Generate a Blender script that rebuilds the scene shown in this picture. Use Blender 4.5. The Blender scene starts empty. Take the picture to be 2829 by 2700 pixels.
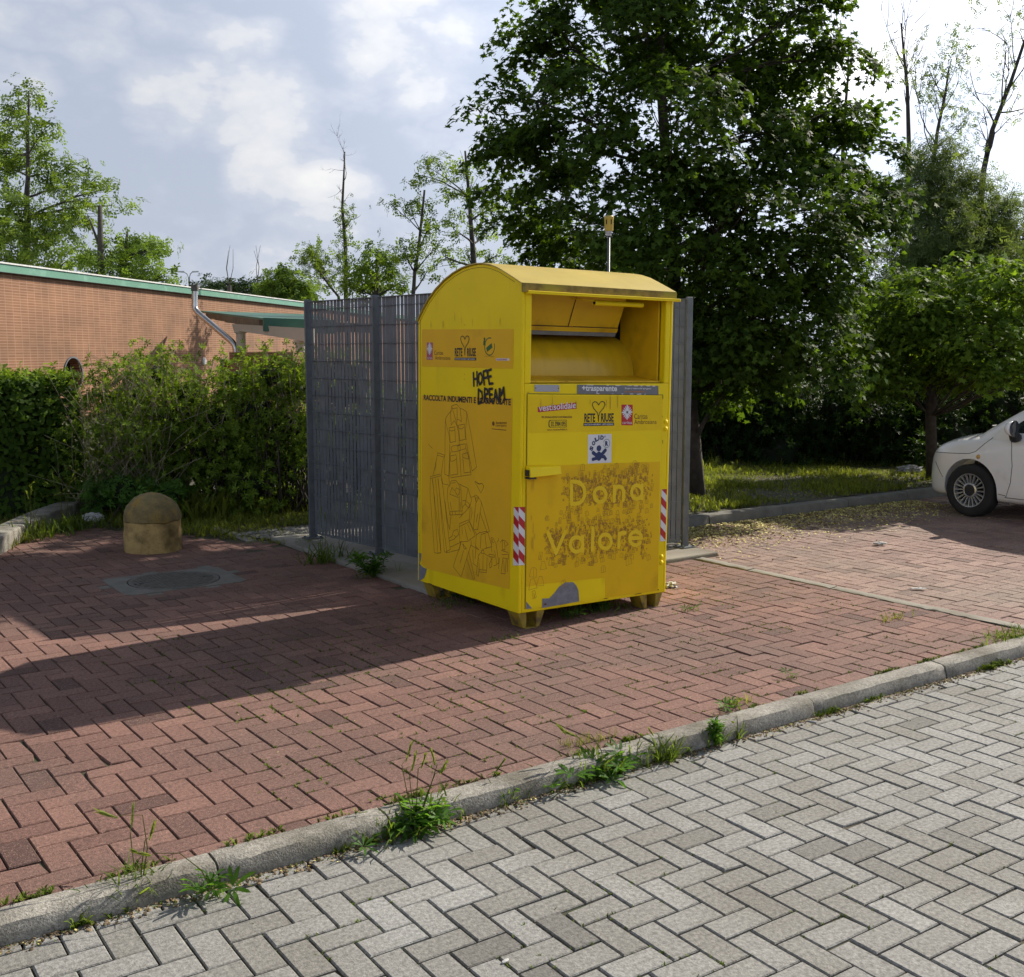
import bpy, bmesh, math, random
import numpy as np
from mathutils import Vector, Matrix
SC = bpy.context.scene
COL = SC.collection
rad = math.radians
random.seed(4); RNG = np.random.default_rng(4)

# ------------------------------------------------------------------ camera, sky, sun, exposure
PV = 0.065                       # height of the red pavement above the road
CAM_H = 1.645; F_PX = 3040.0; PX_W, PX_H = 2829.0, 2700.0; YAW = rad(35); PITCH = math.atan(375 / F_PX)
cd = bpy.data.cameras.new('camera'); cam = bpy.data.objects.new('camera', cd); COL.objects.link(cam)
cd.sensor_width = 36; cd.lens = 36 * F_PX / PX_W; cd.clip_end = 3000; cd.clip_start = .05
cam.location = (0, 0, CAM_H); cam.rotation_euler = (math.pi / 2 - PITCH, 0, -YAW)
SC.camera = cam
SUN_EL = rad(36); SUN_AZ = rad(5.1)            # azimuth measured from +X towards +Y
W = bpy.data.worlds.new('World'); SC.world = W; W.use_nodes = True
wn = W.node_tree; wn.nodes.clear()
def wnode(t, **k):
    n = wn.nodes.new(t)
    for a, v in k.items(): setattr(n, a, v)
    return n
sky = wnode('ShaderNodeTexSky', sky_type='NISHITA', sun_disc=False, sun_elevation=SUN_EL, sun_rotation=math.pi / 2 - SUN_AZ,
            air_density=1.0, dust_density=2.5, ozone_density=1.5)
bg1 = wnode('ShaderNodeBackground'); bg1.inputs['Strength'].default_value = .06
bg2 = wnode('ShaderNodeBackground'); bg2.inputs['Strength'].default_value = .86
tc = wnode('ShaderNodeTexCoord')
mp = wnode('ShaderNodeMapping'); mp.inputs['Scale'].default_value = (1, 1, 1.7); mp.inputs['Location'].default_value = (3.1, 1.7, .4)
n1 = wnode('ShaderNodeTexNoise'); n1.inputs['Scale'].default_value = 3.4; n1.inputs['Detail'].default_value = 12; n1.inputs['Roughness'].default_value = .5
bw = wnode('ShaderNodeTexNoise'); bw.inputs['Scale'].default_value = 8.5; bw.inputs['Detail'].default_value = 5; bw.inputs['Roughness'].default_value = .55
n2 = wnode('ShaderNodeTexNoise'); n2.inputs['Scale'].default_value = 1.3; n2.inputs['Detail'].default_value = 4
cr = wnode('ShaderNodeValToRGB'); cr.color_ramp.elements[0].position = .46; cr.color_ramp.elements[1].position = .62
cr.color_ramp.elements[0].color = (.8, .8, .8, 1)
cc = wnode('ShaderNodeValToRGB'); cc.color_ramp.elements[0].position = .50; cc.color_ramp.elements[1].position = .84; e_ = cc.color_ramp.elements.new(.62); e_.color = (.70, .75, .86, 1); e_ = cc.color_ramp.elements.new(.655); e_.color = (.80, .83, .90, 1)
cc.color_ramp.elements[0].color = (.63, .70, .85, 1); cc.color_ramp.elements[-1].color = (1.0, 1.0, 1.0, 1)
mx = wnode('ShaderNodeMixShader'); out = wnode('ShaderNodeOutputWorld')
L = wn.links.new
L(tc.outputs['Generated'], mp.inputs['Vector']); L(mp.outputs['Vector'], n1.inputs['Vector']); L(mp.outputs['Vector'], n2.inputs['Vector'])
ad = wnode('ShaderNodeMath', operation='MULTIPLY_ADD'); ad.inputs[1].default_value = .45
b1 = wnode('ShaderNodeMath', operation='MULTIPLY_ADD'); b1.inputs[1].default_value = 2; b1.inputs[2].default_value = -1; b2 = wnode('ShaderNodeMath', operation='ABSOLUTE')
pu = wnode('ShaderNodeMath', operation='MULTIPLY_ADD'); pu.inputs[1].default_value = .55; pu.inputs[2].default_value = -.05; L(mp.outputs['Vector'], bw.inputs['Vector']); L(bw.outputs['Fac'], b1.inputs[0]); L(b1.outputs[0], b2.inputs[0]); L(b2.outputs[0], pu.inputs[0])
ap = wnode('ShaderNodeMath', operation='ADD')
sb = wnode('ShaderNodeMath', operation='MULTIPLY'); sb.inputs[1].default_value = .4
L(n2.outputs['Fac'], sb.inputs[0]); L(n1.outputs['Fac'], ad.inputs[0]); L(sb.outputs[0], ad.inputs[2])
L(ad.outputs[0], ap.inputs[0]); L(pu.outputs[0], ap.inputs[1])
# cumulus heads: directions in the sky (degrees clockwise from +Y, degrees up) with their radius and strength
nm = wnode('ShaderNodeVectorMath', operation='NORMALIZE'); L(tc.outputs['Generated'], nm.inputs[0]); acc = ap.outputs[0]
for hd, el_, rr_, am in ((29.5, 15.5, 4.5, .17), (31.8, 11, 3.6, .16), (27.5, 18.5, 4.0, .14), (22.0, 12.2, 4.0, .19), (24.0, 9.5, 4.5, .16), (18.0, 11.5, 2.6, .16), (26.5, 7.5, 3.0, .14), (13, 16.5, 7, .12), (24, 2.5, 9, .12), (52, 16, 8, .2), (62, 9, 7, .22), (5, 9, 6, .14), (75, 14, 10, .2), (-15, 12, 9, .2), (95, 20, 12, .2)):
    v = (math.sin(rad(hd)) * math.cos(rad(el_)), math.cos(rad(hd)) * math.cos(rad(el_)), math.sin(rad(el_)))
    d_ = wnode('ShaderNodeVectorMath', operation='DOT_PRODUCT'); d_.inputs[1].default_value = v; L(nm.outputs[0], d_.inputs[0]); m_ = wnode('ShaderNodeMapRange'); m_.interpolation_type = 'SMOOTHSTEP'
    m_.inputs['From Min'].default_value = math.cos(rad(rr_)); m_.inputs['From Max'].default_value = 1; m_.inputs['To Max'].default_value = am; L(d_.outputs['Value'], m_.inputs['Value']); a_ = wnode('ShaderNodeMath', operation='ADD'); L(acc, a_.inputs[0]); L(m_.outputs[0], a_.inputs[1]); acc = a_.outputs[0]
L(acc, cr.inputs['Fac']); L(acc, cc.inputs['Fac'])
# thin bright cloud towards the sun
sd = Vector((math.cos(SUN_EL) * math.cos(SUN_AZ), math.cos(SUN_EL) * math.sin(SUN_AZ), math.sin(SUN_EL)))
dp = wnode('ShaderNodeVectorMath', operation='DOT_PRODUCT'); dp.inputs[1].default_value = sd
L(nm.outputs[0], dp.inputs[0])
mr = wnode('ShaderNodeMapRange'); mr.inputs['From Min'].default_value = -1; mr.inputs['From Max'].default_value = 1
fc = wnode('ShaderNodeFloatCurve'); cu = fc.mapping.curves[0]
for x, y in ((.35, .29), (.52, .21), (.65, .205), (.75, .225), (.85, .33)): cu.points.new(x, y)  # sky away from the sun raised, unseen, to fill the bin's near side
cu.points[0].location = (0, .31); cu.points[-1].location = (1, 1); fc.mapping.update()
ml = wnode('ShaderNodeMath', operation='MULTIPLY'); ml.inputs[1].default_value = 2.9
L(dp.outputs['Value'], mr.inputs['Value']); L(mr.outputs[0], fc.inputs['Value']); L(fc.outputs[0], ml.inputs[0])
# sky dimmed overhead, out of view, to cut the fill on the paving
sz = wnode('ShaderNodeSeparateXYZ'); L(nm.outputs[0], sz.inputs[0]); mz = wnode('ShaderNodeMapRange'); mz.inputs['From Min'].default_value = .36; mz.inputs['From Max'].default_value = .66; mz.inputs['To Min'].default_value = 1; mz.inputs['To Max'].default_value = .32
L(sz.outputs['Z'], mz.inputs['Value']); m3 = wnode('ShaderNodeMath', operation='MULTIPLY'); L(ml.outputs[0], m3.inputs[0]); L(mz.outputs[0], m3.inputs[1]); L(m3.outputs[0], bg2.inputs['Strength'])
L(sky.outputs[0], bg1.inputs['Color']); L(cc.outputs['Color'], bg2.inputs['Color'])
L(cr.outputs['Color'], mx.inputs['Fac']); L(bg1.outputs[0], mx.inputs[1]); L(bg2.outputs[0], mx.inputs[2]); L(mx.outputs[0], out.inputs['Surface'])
ld = bpy.data.lights.new('sun', 'SUN'); ld.energy = 5.0; ld.angle = rad(.55); ld.color = (1, .91, .78)
sun = bpy.data.objects.new('sun', ld); COL.objects.link(sun); sun.rotation_euler = (-sd).to_track_quat('-Z', 'Y').to_euler()
SC.view_settings.view_transform = 'Standard'; SC.view_settings.look = 'None'; SC.view_settings.gamma = 1; SC.view_settings.exposure = .54
SC.cycles.max_bounces = 6; SC.cycles.diffuse_bounces = 3; SC.cycles.glossy_bounces = 3; SC.cycles.transmission_bounces = 4; SC.cycles.transparent_max_bounces = 6
SC.cycles.use_adaptive_sampling = True; SC.cycles.adaptive_threshold = .02; SC.cycles.use_denoising = True

# ------------------------------------------------------------------ helpers
def at(px, py, D):
    """a point at forward distance D, in the direction seen at (px, py) of a 1966 x 1876 view of the photograph"""
    px *= 1.439; py *= 1.439
    sx = (px - PX_W / 2) / F_PX; sy = (py - PX_H / 2) / F_PX
    c, s = math.cos(YAW), math.sin(YAW); cp, sp = math.cos(PITCH), math.sin(PITCH)
    fwd = (s * cp, c * cp, -sp); rt = (c, -s, 0); up = (s * sp, c * sp, cp)
    d = [fwd[i] + rt[i] * sx - up[i] * sy for i in range(3)]
    t = D / (d[0] * s + d[1] * c)
    return np.array([d[0] * t, d[1] * t, CAM_H + d[2] * t])
def rpx(r, D): return r * 1.439 / F_PX * D
def tag(o, label=None, cat=None, group=None, kind=None):
    for k, v in (('label', label), ('category', cat), ('group', group), ('kind', kind)):
        if v: o[k] = v
    return o
def thing(name, loc, label, cat, group=None, rz=0):
    o = bpy.data.objects.new(name, None); COL.objects.link(o); o.location = loc; o.rotation_euler = (0, 0, rz); o.empty_display_size = .1
    return tag(o, label, cat, group)
class MB:
    def __init__(s): s.v = []; s.f = []; s.mi = []
    def add(s, vs, fs, m=0):
        b = len(s.v); s.v += [tuple(map(float, v)) for v in vs]; s.f += [tuple(i + b for i in f) for f in fs]; s.mi += [m] * len(fs); return s
    def box(s, a, b, m=0):
        x0, y0, z0 = a; x1, y1, z1 = b
        return s.add([(x0,y0,z0),(x1,y0,z0),(x1,y1,z0),(x0,y1,z0),(x0,y0,z1),(x1,y0,z1),(x1,y1,z1),(x0,y1,z1)],
                     [(0,3,2,1),(4,5,6,7),(0,1,5,4),(1,2,6,5),(2,3,7,6),(3,0,4,7)], m)
    def hexa(s, bot, top, m=0):
        n = len(bot)
        return s.add(list(bot) + list(top), [tuple(range(n))[::-1], tuple(range(n, 2 * n))] + [(i, (i+1) % n, n + (i+1) % n, n + i) for i in range(n)], m)
    def tube(s, pts, r, seg=8, m=0, caps=True):
        pts = [Vector(p) for p in pts]; n = len(pts); r = r if hasattr(r, '__len__') else [r] * n
        t0 = (pts[1] - pts[0]).normalized(); a = t0.orthogonal().normalized(); vs = []; fs = []
        for i, p in enumerate(pts):
            t = (pts[min(i+1, n-1)] - pts[max(i-1, 0)]).normalized()
            a = (a - t * a.dot(t)).normalized(); b = t.cross(a)
            vs += [p + (a * math.cos(2*math.pi*k/seg) + b * math.sin(2*math.pi*k/seg)) * r[i] for k in range(seg)]
        for i in range(n - 1):
            fs += [(i*seg+k, i*seg+(k+1) % seg, (i+1)*seg+(k+1) % seg, (i+1)*seg+k) for k in range(seg)]
        if caps: fs += [tuple(range(seg))[::-1], tuple(range((n-1)*seg, n*seg))]
        return s.add(vs, fs, m)
    def lathe(s, prof, c=(0, 0, 0), axis='Z', seg=32, m=0):
        vs = []; fs = []; n = len(prof)
        for k in range(seg):
            a = 2*math.pi*k/seg; ca, sa = math.cos(a), math.sin(a)
            for r, h in prof:
                p = (r*ca, r*sa, h) if axis == 'Z' else ((h, r*ca, r*sa) if axis == 'X' else (r*sa, h, r*ca))
                vs.append((c[0]+p[0], c[1]+p[1], c[2]+p[2]))
        for k in range(seg):
            k2 = (k+1) % seg
            fs += [(k*n+i, k2*n+i, k2*n+i+1, k*n+i+1) for i in range(n-1)]
        return s.add(vs, fs, m)
    def build(s, name, mat, parent=None, smooth=False, bevel=0, auto=None):
        me = bpy.data.meshes.new(name); me.from_pydata(s.v, [], s.f); me.update()
        for mm in (mat if isinstance(mat, (list, tuple)) else [mat]): me.materials.append(mm)
        if any(s.mi): me.polygons.foreach_set('material_index', s.mi)
        bm = bmesh.new(); bm.from_mesh(me); bmesh.ops.recalc_face_normals(bm, faces=bm.faces); bm.to_mesh(me); bm.free()
        if smooth: me.shade_smooth() if hasattr(me, 'shade_smooth') else None
        o = bpy.data.objects.new(name, me); COL.objects.link(o)
        if parent: o.parent = parent
        if auto: me.set_sharp_from_angle(angle=rad(auto))
        if bevel:
            b = o.modifiers.new('edge', 'BEVEL'); b.width = bevel; b.segments = 2; b.limit_method = 'ANGLE'; b.angle_limit = rad(40)
        return o
def fast_mesh(name, V, faces_idx, counts, mat, parent=None, rnd=None, flat=False):
    """numpy mesh: V (n,3), flat corner indices, corners per face, one random number per vertex"""
    me = bpy.data.meshes.new(name); me.vertices.add(len(V)); me.vertices.foreach_set('co', np.ascontiguousarray(V, np.float32).ravel())
    me.loops.add(len(faces_idx)); me.loops.foreach_set('vertex_index', faces_idx.astype(np.int32))
    me.polygons.add(len(counts)); st = np.concatenate([[0], np.cumsum(counts)[:-1]]).astype(np.int32); me.polygons.foreach_set('loop_start', st)
    me.update(calc_edges=True)
    if rnd is not None:
        a = me.attributes.new('rnd', 'FLOAT', 'POINT'); a.data.foreach_set('value', rnd.astype(np.float32))
    me.materials.append(mat); o = bpy.data.objects.new(name, me); COL.objects.link(o)
    if parent: o.parent = parent
    if flat: me.shade_flat()
    return o
def nrm(a): return a / np.maximum(np.linalg.norm(a, axis=-1, keepdims=True), 1e-9)
def scatter(name, P, N, S, templ, mat, parent=None, origin=None, roll=None):
    """leaf-sized faces: template placed at every point P with its z axis along N"""
    tv, tf = templ; tv = np.array(tv, float); P = np.asarray(P, float); N = nrm(np.asarray(N, float)); n = len(P)
    if origin is not None: P = P - np.asarray(origin)
    R = RNG.normal(size=(n, 3)) if roll is None else np.asarray(roll, float)
    T = nrm(np.cross(N, R)); B = np.cross(N, T)
    S = np.broadcast_to(np.asarray(S, float), (n,))
    V = P[:, None, :] + S[:, None, None] * (tv[None, :, 0:1] * T[:, None] + tv[None, :, 1:2] * B[:, None] + tv[None, :, 2:3] * N[:, None])
    k = len(tv); fi = np.concatenate([np.array(f) for f in tf]); cnt = np.array([len(f) for f in tf])
    idx = (np.arange(n)[:, None] * k + fi[None]).ravel()
    rn = np.repeat(RNG.random(n), k)
    return fast_mesh(name, V.reshape(-1, 3), idx, np.tile(cnt, n), mat, parent, rn)
# ------------------------------------------------------------------ materials
def M(name, col, rough=.6, metal=0, var=.15, vscale=6, bump=0, bscale=80, attr=0, stain=None, stain_scale=3, stain_pos=(.55, .75), speck=None, coat=0, hue=None, trans=None, spec=.5, detail=4, stretch=None, grain=0, paver=False):
    m = bpy.data.materials.new(name); m.use_nodes = True; nt = m.node_tree; b = nt.nodes['Principled BSDF']
    def N(t, **k):
        n = nt.nodes.new(t)
        for a, v in k.items(): setattr(n, a, v)
        return n
    K = nt.links.new
    tco = N('ShaderNodeTexCoord'); vec = tco.outputs['Object']
    if stretch:
        mpp = N('ShaderNodeMapping'); mpp.inputs['Scale'].default_value = stretch; K(vec, mpp.inputs['Vector']); svec = mpp.outputs['Vector']
    else: svec = vec
    def noise(sc, det=detail, v=None):
        n = N('ShaderNodeTexNoise'); n.inputs['Scale'].default_value = sc; n.inputs['Detail'].default_value = det; K(v or vec, n.inputs['Vector']); return n.outputs['Fac']
    def ramp(fac, p0, p1, c0=(0, 0, 0, 1), c1=(1, 1, 1, 1)):
        r = N('ShaderNodeValToRGB'); r.color_ramp.elements[0].position = p0; r.color_ramp.elements[1].position = p1
        r.color_ramp.elements[0].color = c0; r.color_ramp.elements[1].color = c1; K(fac, r.inputs['Fac']); return r.outputs['Color']
    def mix(fac, a, c, typ='MIX'):
        x = N('ShaderNodeMix', data_type='RGBA', blend_type=typ)
        if hasattr(fac, 'links') or isinstance(fac, bpy.types.NodeSocket): K(fac, x.inputs['Factor'])
        else: x.inputs['Factor'].default_value = fac
        for s, v in ((x.inputs['A'], a), (x.inputs['B'], c)):
            if isinstance(v, bpy.types.NodeSocket): K(v, s)
            else: s.default_value = (*v, 1) if len(v) == 3 else v
        return x.outputs['Result']
    c = tuple(col)
    base = ramp(noise(vscale), .25, .75, (*[max(0, q * (1 - var)) for q in c], 1), (*[min(1, q * (1 + var)) for q in c], 1))
    if attr:
        at_ = N('ShaderNodeAttribute', attribute_name='rnd'); f = at_.outputs['Fac']
        lo, hi = 1 - (attr if not paver else attr * .3), 1 + (attr if not paver else attr * .3)
        hl = hue or (1, 1, 1); hh = (1, 1, 1)
        if paver: mr_ = N('ShaderNodeMapRange'); mr_.inputs['From Min'].default_value = -1; mr_.inputs['To Min'].default_value = 1 - 2.2 * attr * 1.4; mr_.inputs['From Max'].default_value = 1; mr_.inputs['To Max'].default_value = hi; K(f, mr_.inputs['Value']); vv = N('ShaderNodeVectorMath', operation='SCALE'); K(base, vv.inputs[0]); K(mr_.outputs[0], vv.inputs['Scale']); base = vv.outputs[0]
        base = mix(1.0, base, ramp(f, 0, 1, (lo * hl[0], lo * hl[1], lo * hl[2], 1), (hi * hh[0], hi * hh[1], hi * hh[2], 1)), 'MULTIPLY')
    if stain:
        base = mix(ramp(noise(stain_scale, 8, svec), *stain_pos), base, stain)
    if speck:
        sc, amt, colr = speck
        base = mix(ramp(noise(sc, 2), .56, .72, (0, 0, 0, 1), (amt, amt, amt, 1)), base, colr)
    if grain:
        base = mix(1.0, base, ramp(noise(75, 9), .3, .7, (1 - grain,) * 3 + (1,), (1 + grain,) * 3 + (1,)), 'MULTIPLY')
    K(base, b.inputs['Base Color'])
    b.inputs['Roughness'].default_value = rough; b.inputs['Metallic'].default_value = metal; b.inputs['Specular IOR Level'].default_value = spec
    if coat: b.inputs['Coat Weight'].default_value = coat; b.inputs['Coat Roughness'].default_value = .08
    if bump:
        bp = N('ShaderNodeBump'); bp.inputs['Strength'].default_value = bump; bp.inputs['Distance'].default_value = .004; K(noise(bscale, 6), bp.inputs['Height']); K(bp.outputs['Normal'], b.inputs['Normal'])
    if trans:
        tr = N('ShaderNodeBsdfTranslucent'); ms = N('ShaderNodeMixShader'); ms.inputs['Fac'].default_value = trans[0]
        tcq = mix(1.0, base, trans[1], 'MULTIPLY'); K(tcq, tr.inputs['Color'])
        K(b.outputs[0], ms.inputs[1]); K(tr.outputs[0], ms.inputs[2]); K(ms.outputs[0], nt.nodes['Material Output'].inputs['Surface'])
    return m
def leafmat(name, col, attr=.35, trans=.35, rough=.6, spec=.07, tcol=(2.5, 2.4, .7)):
    return M(name, col, rough=rough, var=.25, vscale=1.1, attr=attr, hue=(.9, 1, .9), trans=(trans, tcol), spec=spec)
MT = {}
MT['soil'] = M('soil', (.05, .042, .024), .95, var=.5, vscale=9, bump=.6, bscale=30, stain=(.03, .05, .012), stain_scale=5, stain_pos=(.5, .65))
MT['earth'] = M('earth', (.06, .065, .03), .95, var=.5, vscale=3)
MT['red_paver'] = M('red_paver', paver=True, col=(.172, .090, .069), rough=.9, var=.16, vscale=2.2, bump=.6, bscale=180, attr=.17, hue=(1.0, .92, .95), speck=(230, .55, (.40, .27, .21)), grain=.35, stain=(.095, .058, .048), stain_scale=1.3, stain_pos=(.45, .8))
MT['park_paver'] = M('park_paver', paver=True, col=(.235, .155, .128), rough=.9, var=.16, vscale=2.2, bump=.6, bscale=180, attr=.16, hue=(1.0, .92, .95), speck=(230, .5, (.4, .32, .28)), grain=.3, stain=(.19, .15, .12), stain_scale=.7, stain_pos=(.4, .75))
MT['grey_paver'] = M('grey_paver', paver=True, col=(.242, .243, .234), rough=.9, var=.12, vscale=1.6, bump=.6, bscale=170, attr=.13, hue=(1, .97, .92), speck=(200, .6, (.13, .122, .108)), grain=.35, stain=(.15, .142, .122), stain_scale=1.5, stain_pos=(.45, .8))
MT['concrete'] = M('concrete', (.26, .247, .215), .92, var=.25, vscale=9, bump=1, bscale=150, speck=(210, .85, (.06, .056, .047)), grain=.3, stain=(.12, .11, .085), stain_scale=5, stain_pos=(.45, .7))
MT['slab'] = M('slab', (.25, .237, .205), .92, var=.2, vscale=5, bump=.5, bscale=120, speck=(120, .4, (.12, .11, .09)), stain=(.15, .13, .10), stain_scale=2.5, stain_pos=(.45, .75))
MT['yellow'] = M('yellow_paint', (.90, .67, .006), .46, var=.05, vscale=3, bump=.35, bscale=2.2, stain=(.5, .32, .012), stain_scale=5, stain_pos=(.60, .95), spec=.22, stretch=(1, 1, .35))
MT['roof_yellow'] = M('weathered_yellow_paint', (.45, .345, .075), .45, var=.12, vscale=4, stain=(.42, .33, .10), stain_scale=4, stain_pos=(.5, .8), coat=.1, stretch=(.4, 1, 1))
MT['yellow_in'] = M('inner_yellow_paint', (.74, .45, .010), .42, var=.1, vscale=5, stain=(.40, .23, .012), stain_scale=6, stain_pos=(.55, .85), spec=.35)
MT['mossband'] = M('mossy_band', (.22, .16, .035), .8, var=.35, vscale=30, stain=(.30, .26, .03), stain_scale=9, stain_pos=(.5, .62), stretch=(.5, 1, 1))
MT['orange'] = M('orange_film', (.80, .465, .018), .5, spec=.2, var=.06, vscale=4, stain=(.42, .21, .02), stain_scale=3, stain_pos=(.6, .9))
MT['orange_front'] = M('orange_front_film', (.80, .50, .007), .5, spec=.2, var=.05, vscale=4, stain=(.46, .24, .012), stain_scale=3, stain_pos=(.6, .9))
MT['upper_film'] = M('upper_front_film', (.83, .58, .007), .5, spec=.2, var=.05)
MT['ink_line'] = M('faded_brown_ink', (.22, .095, .008), .5, var=.1)
MT['drum'] = M('drum_yellow_paint', (.74, .47, .012), .3, var=.12, vscale=3, stain=(.52, .33, .02), stain_scale=9, stain_pos=(.5, .8), spec=.5, stretch=(1, .3, .3))
MT['ink_soft'] = M('soft_brown_ink', (.38, .19, .012), .5, var=.3, vscale=40)
MT['letter'] = M('pale_orange_ink', (.86, .60, .02), .5, spec=.2, var=.03)
MT['brown'] = M('brown_ink', (.16, .055, .006), .5, var=.1)
MT['black'] = M('black_ink', (.012, .01, .009), .5, var=.2)
MT['white'] = M('white_film', (.72, .72, .74), .5, var=.04)
MT['redfilm'] = M('red_film', (.48, .015, .02), .45, var=.06)
MT['streak'] = M('dirt_streak', (.42, .27, .02), .6, var=.3, vscale=20)
MT['pink'] = M('faded_red_film', (.42, .09, .14), .5, var=.1)
MT['blue'] = M('blue_ink', (.012, .03, .12), .45, var=.05)
MT['teal_ink'] = M('teal_ink', (.12, .3, .3), .5)
MT['green_ink'] = M('green_ink', (.02, .11, .02), .5)
MT['orange_ink'] = M('orange_ink', (.6, .2, .02), .5)
MT['greyfilm'] = M('grey_film', (.16, .165, .18), .5, var=.1, vscale=30)
MT['bare'] = M('bare_grey_metal', (.20, .21, .235), .6, metal=.25, var=.2, vscale=30)
MT['plate'] = M('aluminium_plate', (.38, .38, .42), .45, metal=.5, var=.08)
MT['dark'] = M('dark_gap', (.008, .009, .012), .9)
MT['rust'] = M('rust', (.12, .045, .015), .9, var=.4, vscale=40)
MT['foot'] = M('dirty_yellow_steel', (.34, .24, .02), .6, var=.25, vscale=14, stain=(.10, .06, .02), stain_scale=14, stain_pos=(.45, .7))
MT['steel'] = M('galvanised_steel', (.14, .155, .172), .5, metal=.35, var=.22, vscale=9, stain=(.15, .17, .19), stain_scale=5, stain_pos=(.5, .8))
MT['steel_post'] = M('galvanised_post', (.125, .14, .155), .5, metal=.4, var=.2, vscale=14)
MT['pipe'] = M('stainless_pipe', (.55, .53, .5), .22, metal=1, var=.15, vscale=8)
MT['bollard'] = M('ochre_concrete', (.46, .32, .12), .9, var=.2, vscale=7, bump=.6, bscale=70, stain=(.13, .09, .03), stain_scale=6, stain_pos=(.42, .66), speck=(90, .5, (.08, .06, .03)))
MT['mossdome'] = M('mossy_concrete', (.20, .155, .065), .95, var=.3, vscale=14, bump=.8, bscale=60, stain=(.33, .20, .03), stain_scale=7, stain_pos=(.5, .72), speck=(80, .6, (.06, .055, .03)))
MT['iron'] = M('cast_iron', (.12, .115, .10), .75, metal=.3, var=.3, vscale=20)
MT['teal'] = M('teal_sheet', (.09, .24, .17), .55, var=.12, vscale=1.2, stain=(.2, .38, .3), stain_scale=2, stain_pos=(.55, .8))
MT['teal_dark'] = M('dark_teal_sheet', (.025, .11, .07), .5, var=.15, vscale=3)
MT['cream'] = M('cream_plaster', (.48, .42, .33), .8, var=.08, vscale=2)
MT['trim'] = M('pale_trim', (.6, .6, .58), .5)
MT['wood'] = M('weathered_wood', (.16, .11, .06), .85, var=.3, vscale=6)
MT['bark'] = M('bark', (.055, .043, .032), .95, var=.4, vscale=18, bump=.8, bscale=40)
MT['bark_far'] = M('grey_bark', (.055, .05, .042), .95, var=.4, vscale=8)
MT['twig'] = M('dry_twig', (.30, .25, .18), .9, var=.3)
MT['car'] = M('white_car_paint', (.86, .86, .87), .25, var=.03, vscale=3, coat=.9, stain=(.62, .60, .57), stain_scale=5, stain_pos=(.55, .95))
MT['tyre'] = M('tyre_rubber', (.018, .018, .019), .85, var=.3)
MT['rim'] = M('silver_rim', (.45, .45, .45), .35, metal=.6)
MT['glass'] = M('dark_glass', (.02, .025, .028), .06, var=.05, spec=.8, coat=.5)
MT['plastic'] = M('black_plastic', (.02, .02, .021), .6)
MT['lamp_glass'] = M('lamp_glass', (.5, .5, .52), .15, coat=.8)
MT['amber'] = M('amber_lens', (.6, .35, .1), .3)
MT['paper'] = M('white_paper', (.42, .42, .41), .8)
MT['seam'] = M('seam_line', (.03, .028, .026), .8)
MT['maple'] = leafmat('maple_leaf', (.047, .084, .015), .55, .34)
MT['globe'] = leafmat('globe_maple_leaf', (.095, .155, .024), .6, .36)
MT['hedge'] = leafmat('hedge_leaf', (.05, .092, .014), .4, .35)
MT['shrub'] = leafmat('shrub_leaf', (.115, .175, .026), .45, .35)
MT['shrub_dark'] = leafmat('shade_shrub_leaf', (.026, .052, .014), .45, .22)  # shrub green darkened to carry the shade behind the verge
MT['robinia'] = leafmat('robinia_leaf', (.09, .135, .032), .4, .4)
MT['willow'] = leafmat('willow_leaf', (.105, .145, .065), .45, .35)
MT['bushy'] = leafmat('bushy_leaf', (.085, .135, .028), .4, .35)
MT['conifer'] = leafmat('conifer_leaf', (.028, .05, .022), .4, .2)
MT['core'] = M('inner_foliage', (.010, .018, .005), .95, var=.5, vscale=6)  # near-black hull added inside shrubs and hedge to block light
MT['grass'] = leafmat('grass_blade', (.14, .165, .036), .45, .4, .6)
MT['dry_grass'] = leafmat('dry_grass_blade', (.15, .16, .05), .4, .4, .6)
MT['kerb_grass'] = leafmat('kerb_grass_blade', (.085, .125, .028), .45, .4, .55)
MT['ear'] = leafmat('barley_ear', (.18, .22, .055), .3, .4, .6)
MT['weed'] = leafmat('weed_leaf', (.07, .15, .03), .4, .4, .45)
MT['litter'] = M('fallen_leaf', (.46, .42, .14), .8, var=.4, vscale=3, attr=.5, hue=(.8, .6, .5))
MT['debris'] = M('dry_debris', (.13, .095, .055), .95, var=.5, vscale=4, attr=.6)
MT['moss'] = leafmat('moss', (.10, .14, .02), .5, .2, .8)
MT['gravel'] = M('gravel', (.20, .19, .165), .9, var=.3, vscale=20, attr=.4)
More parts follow.
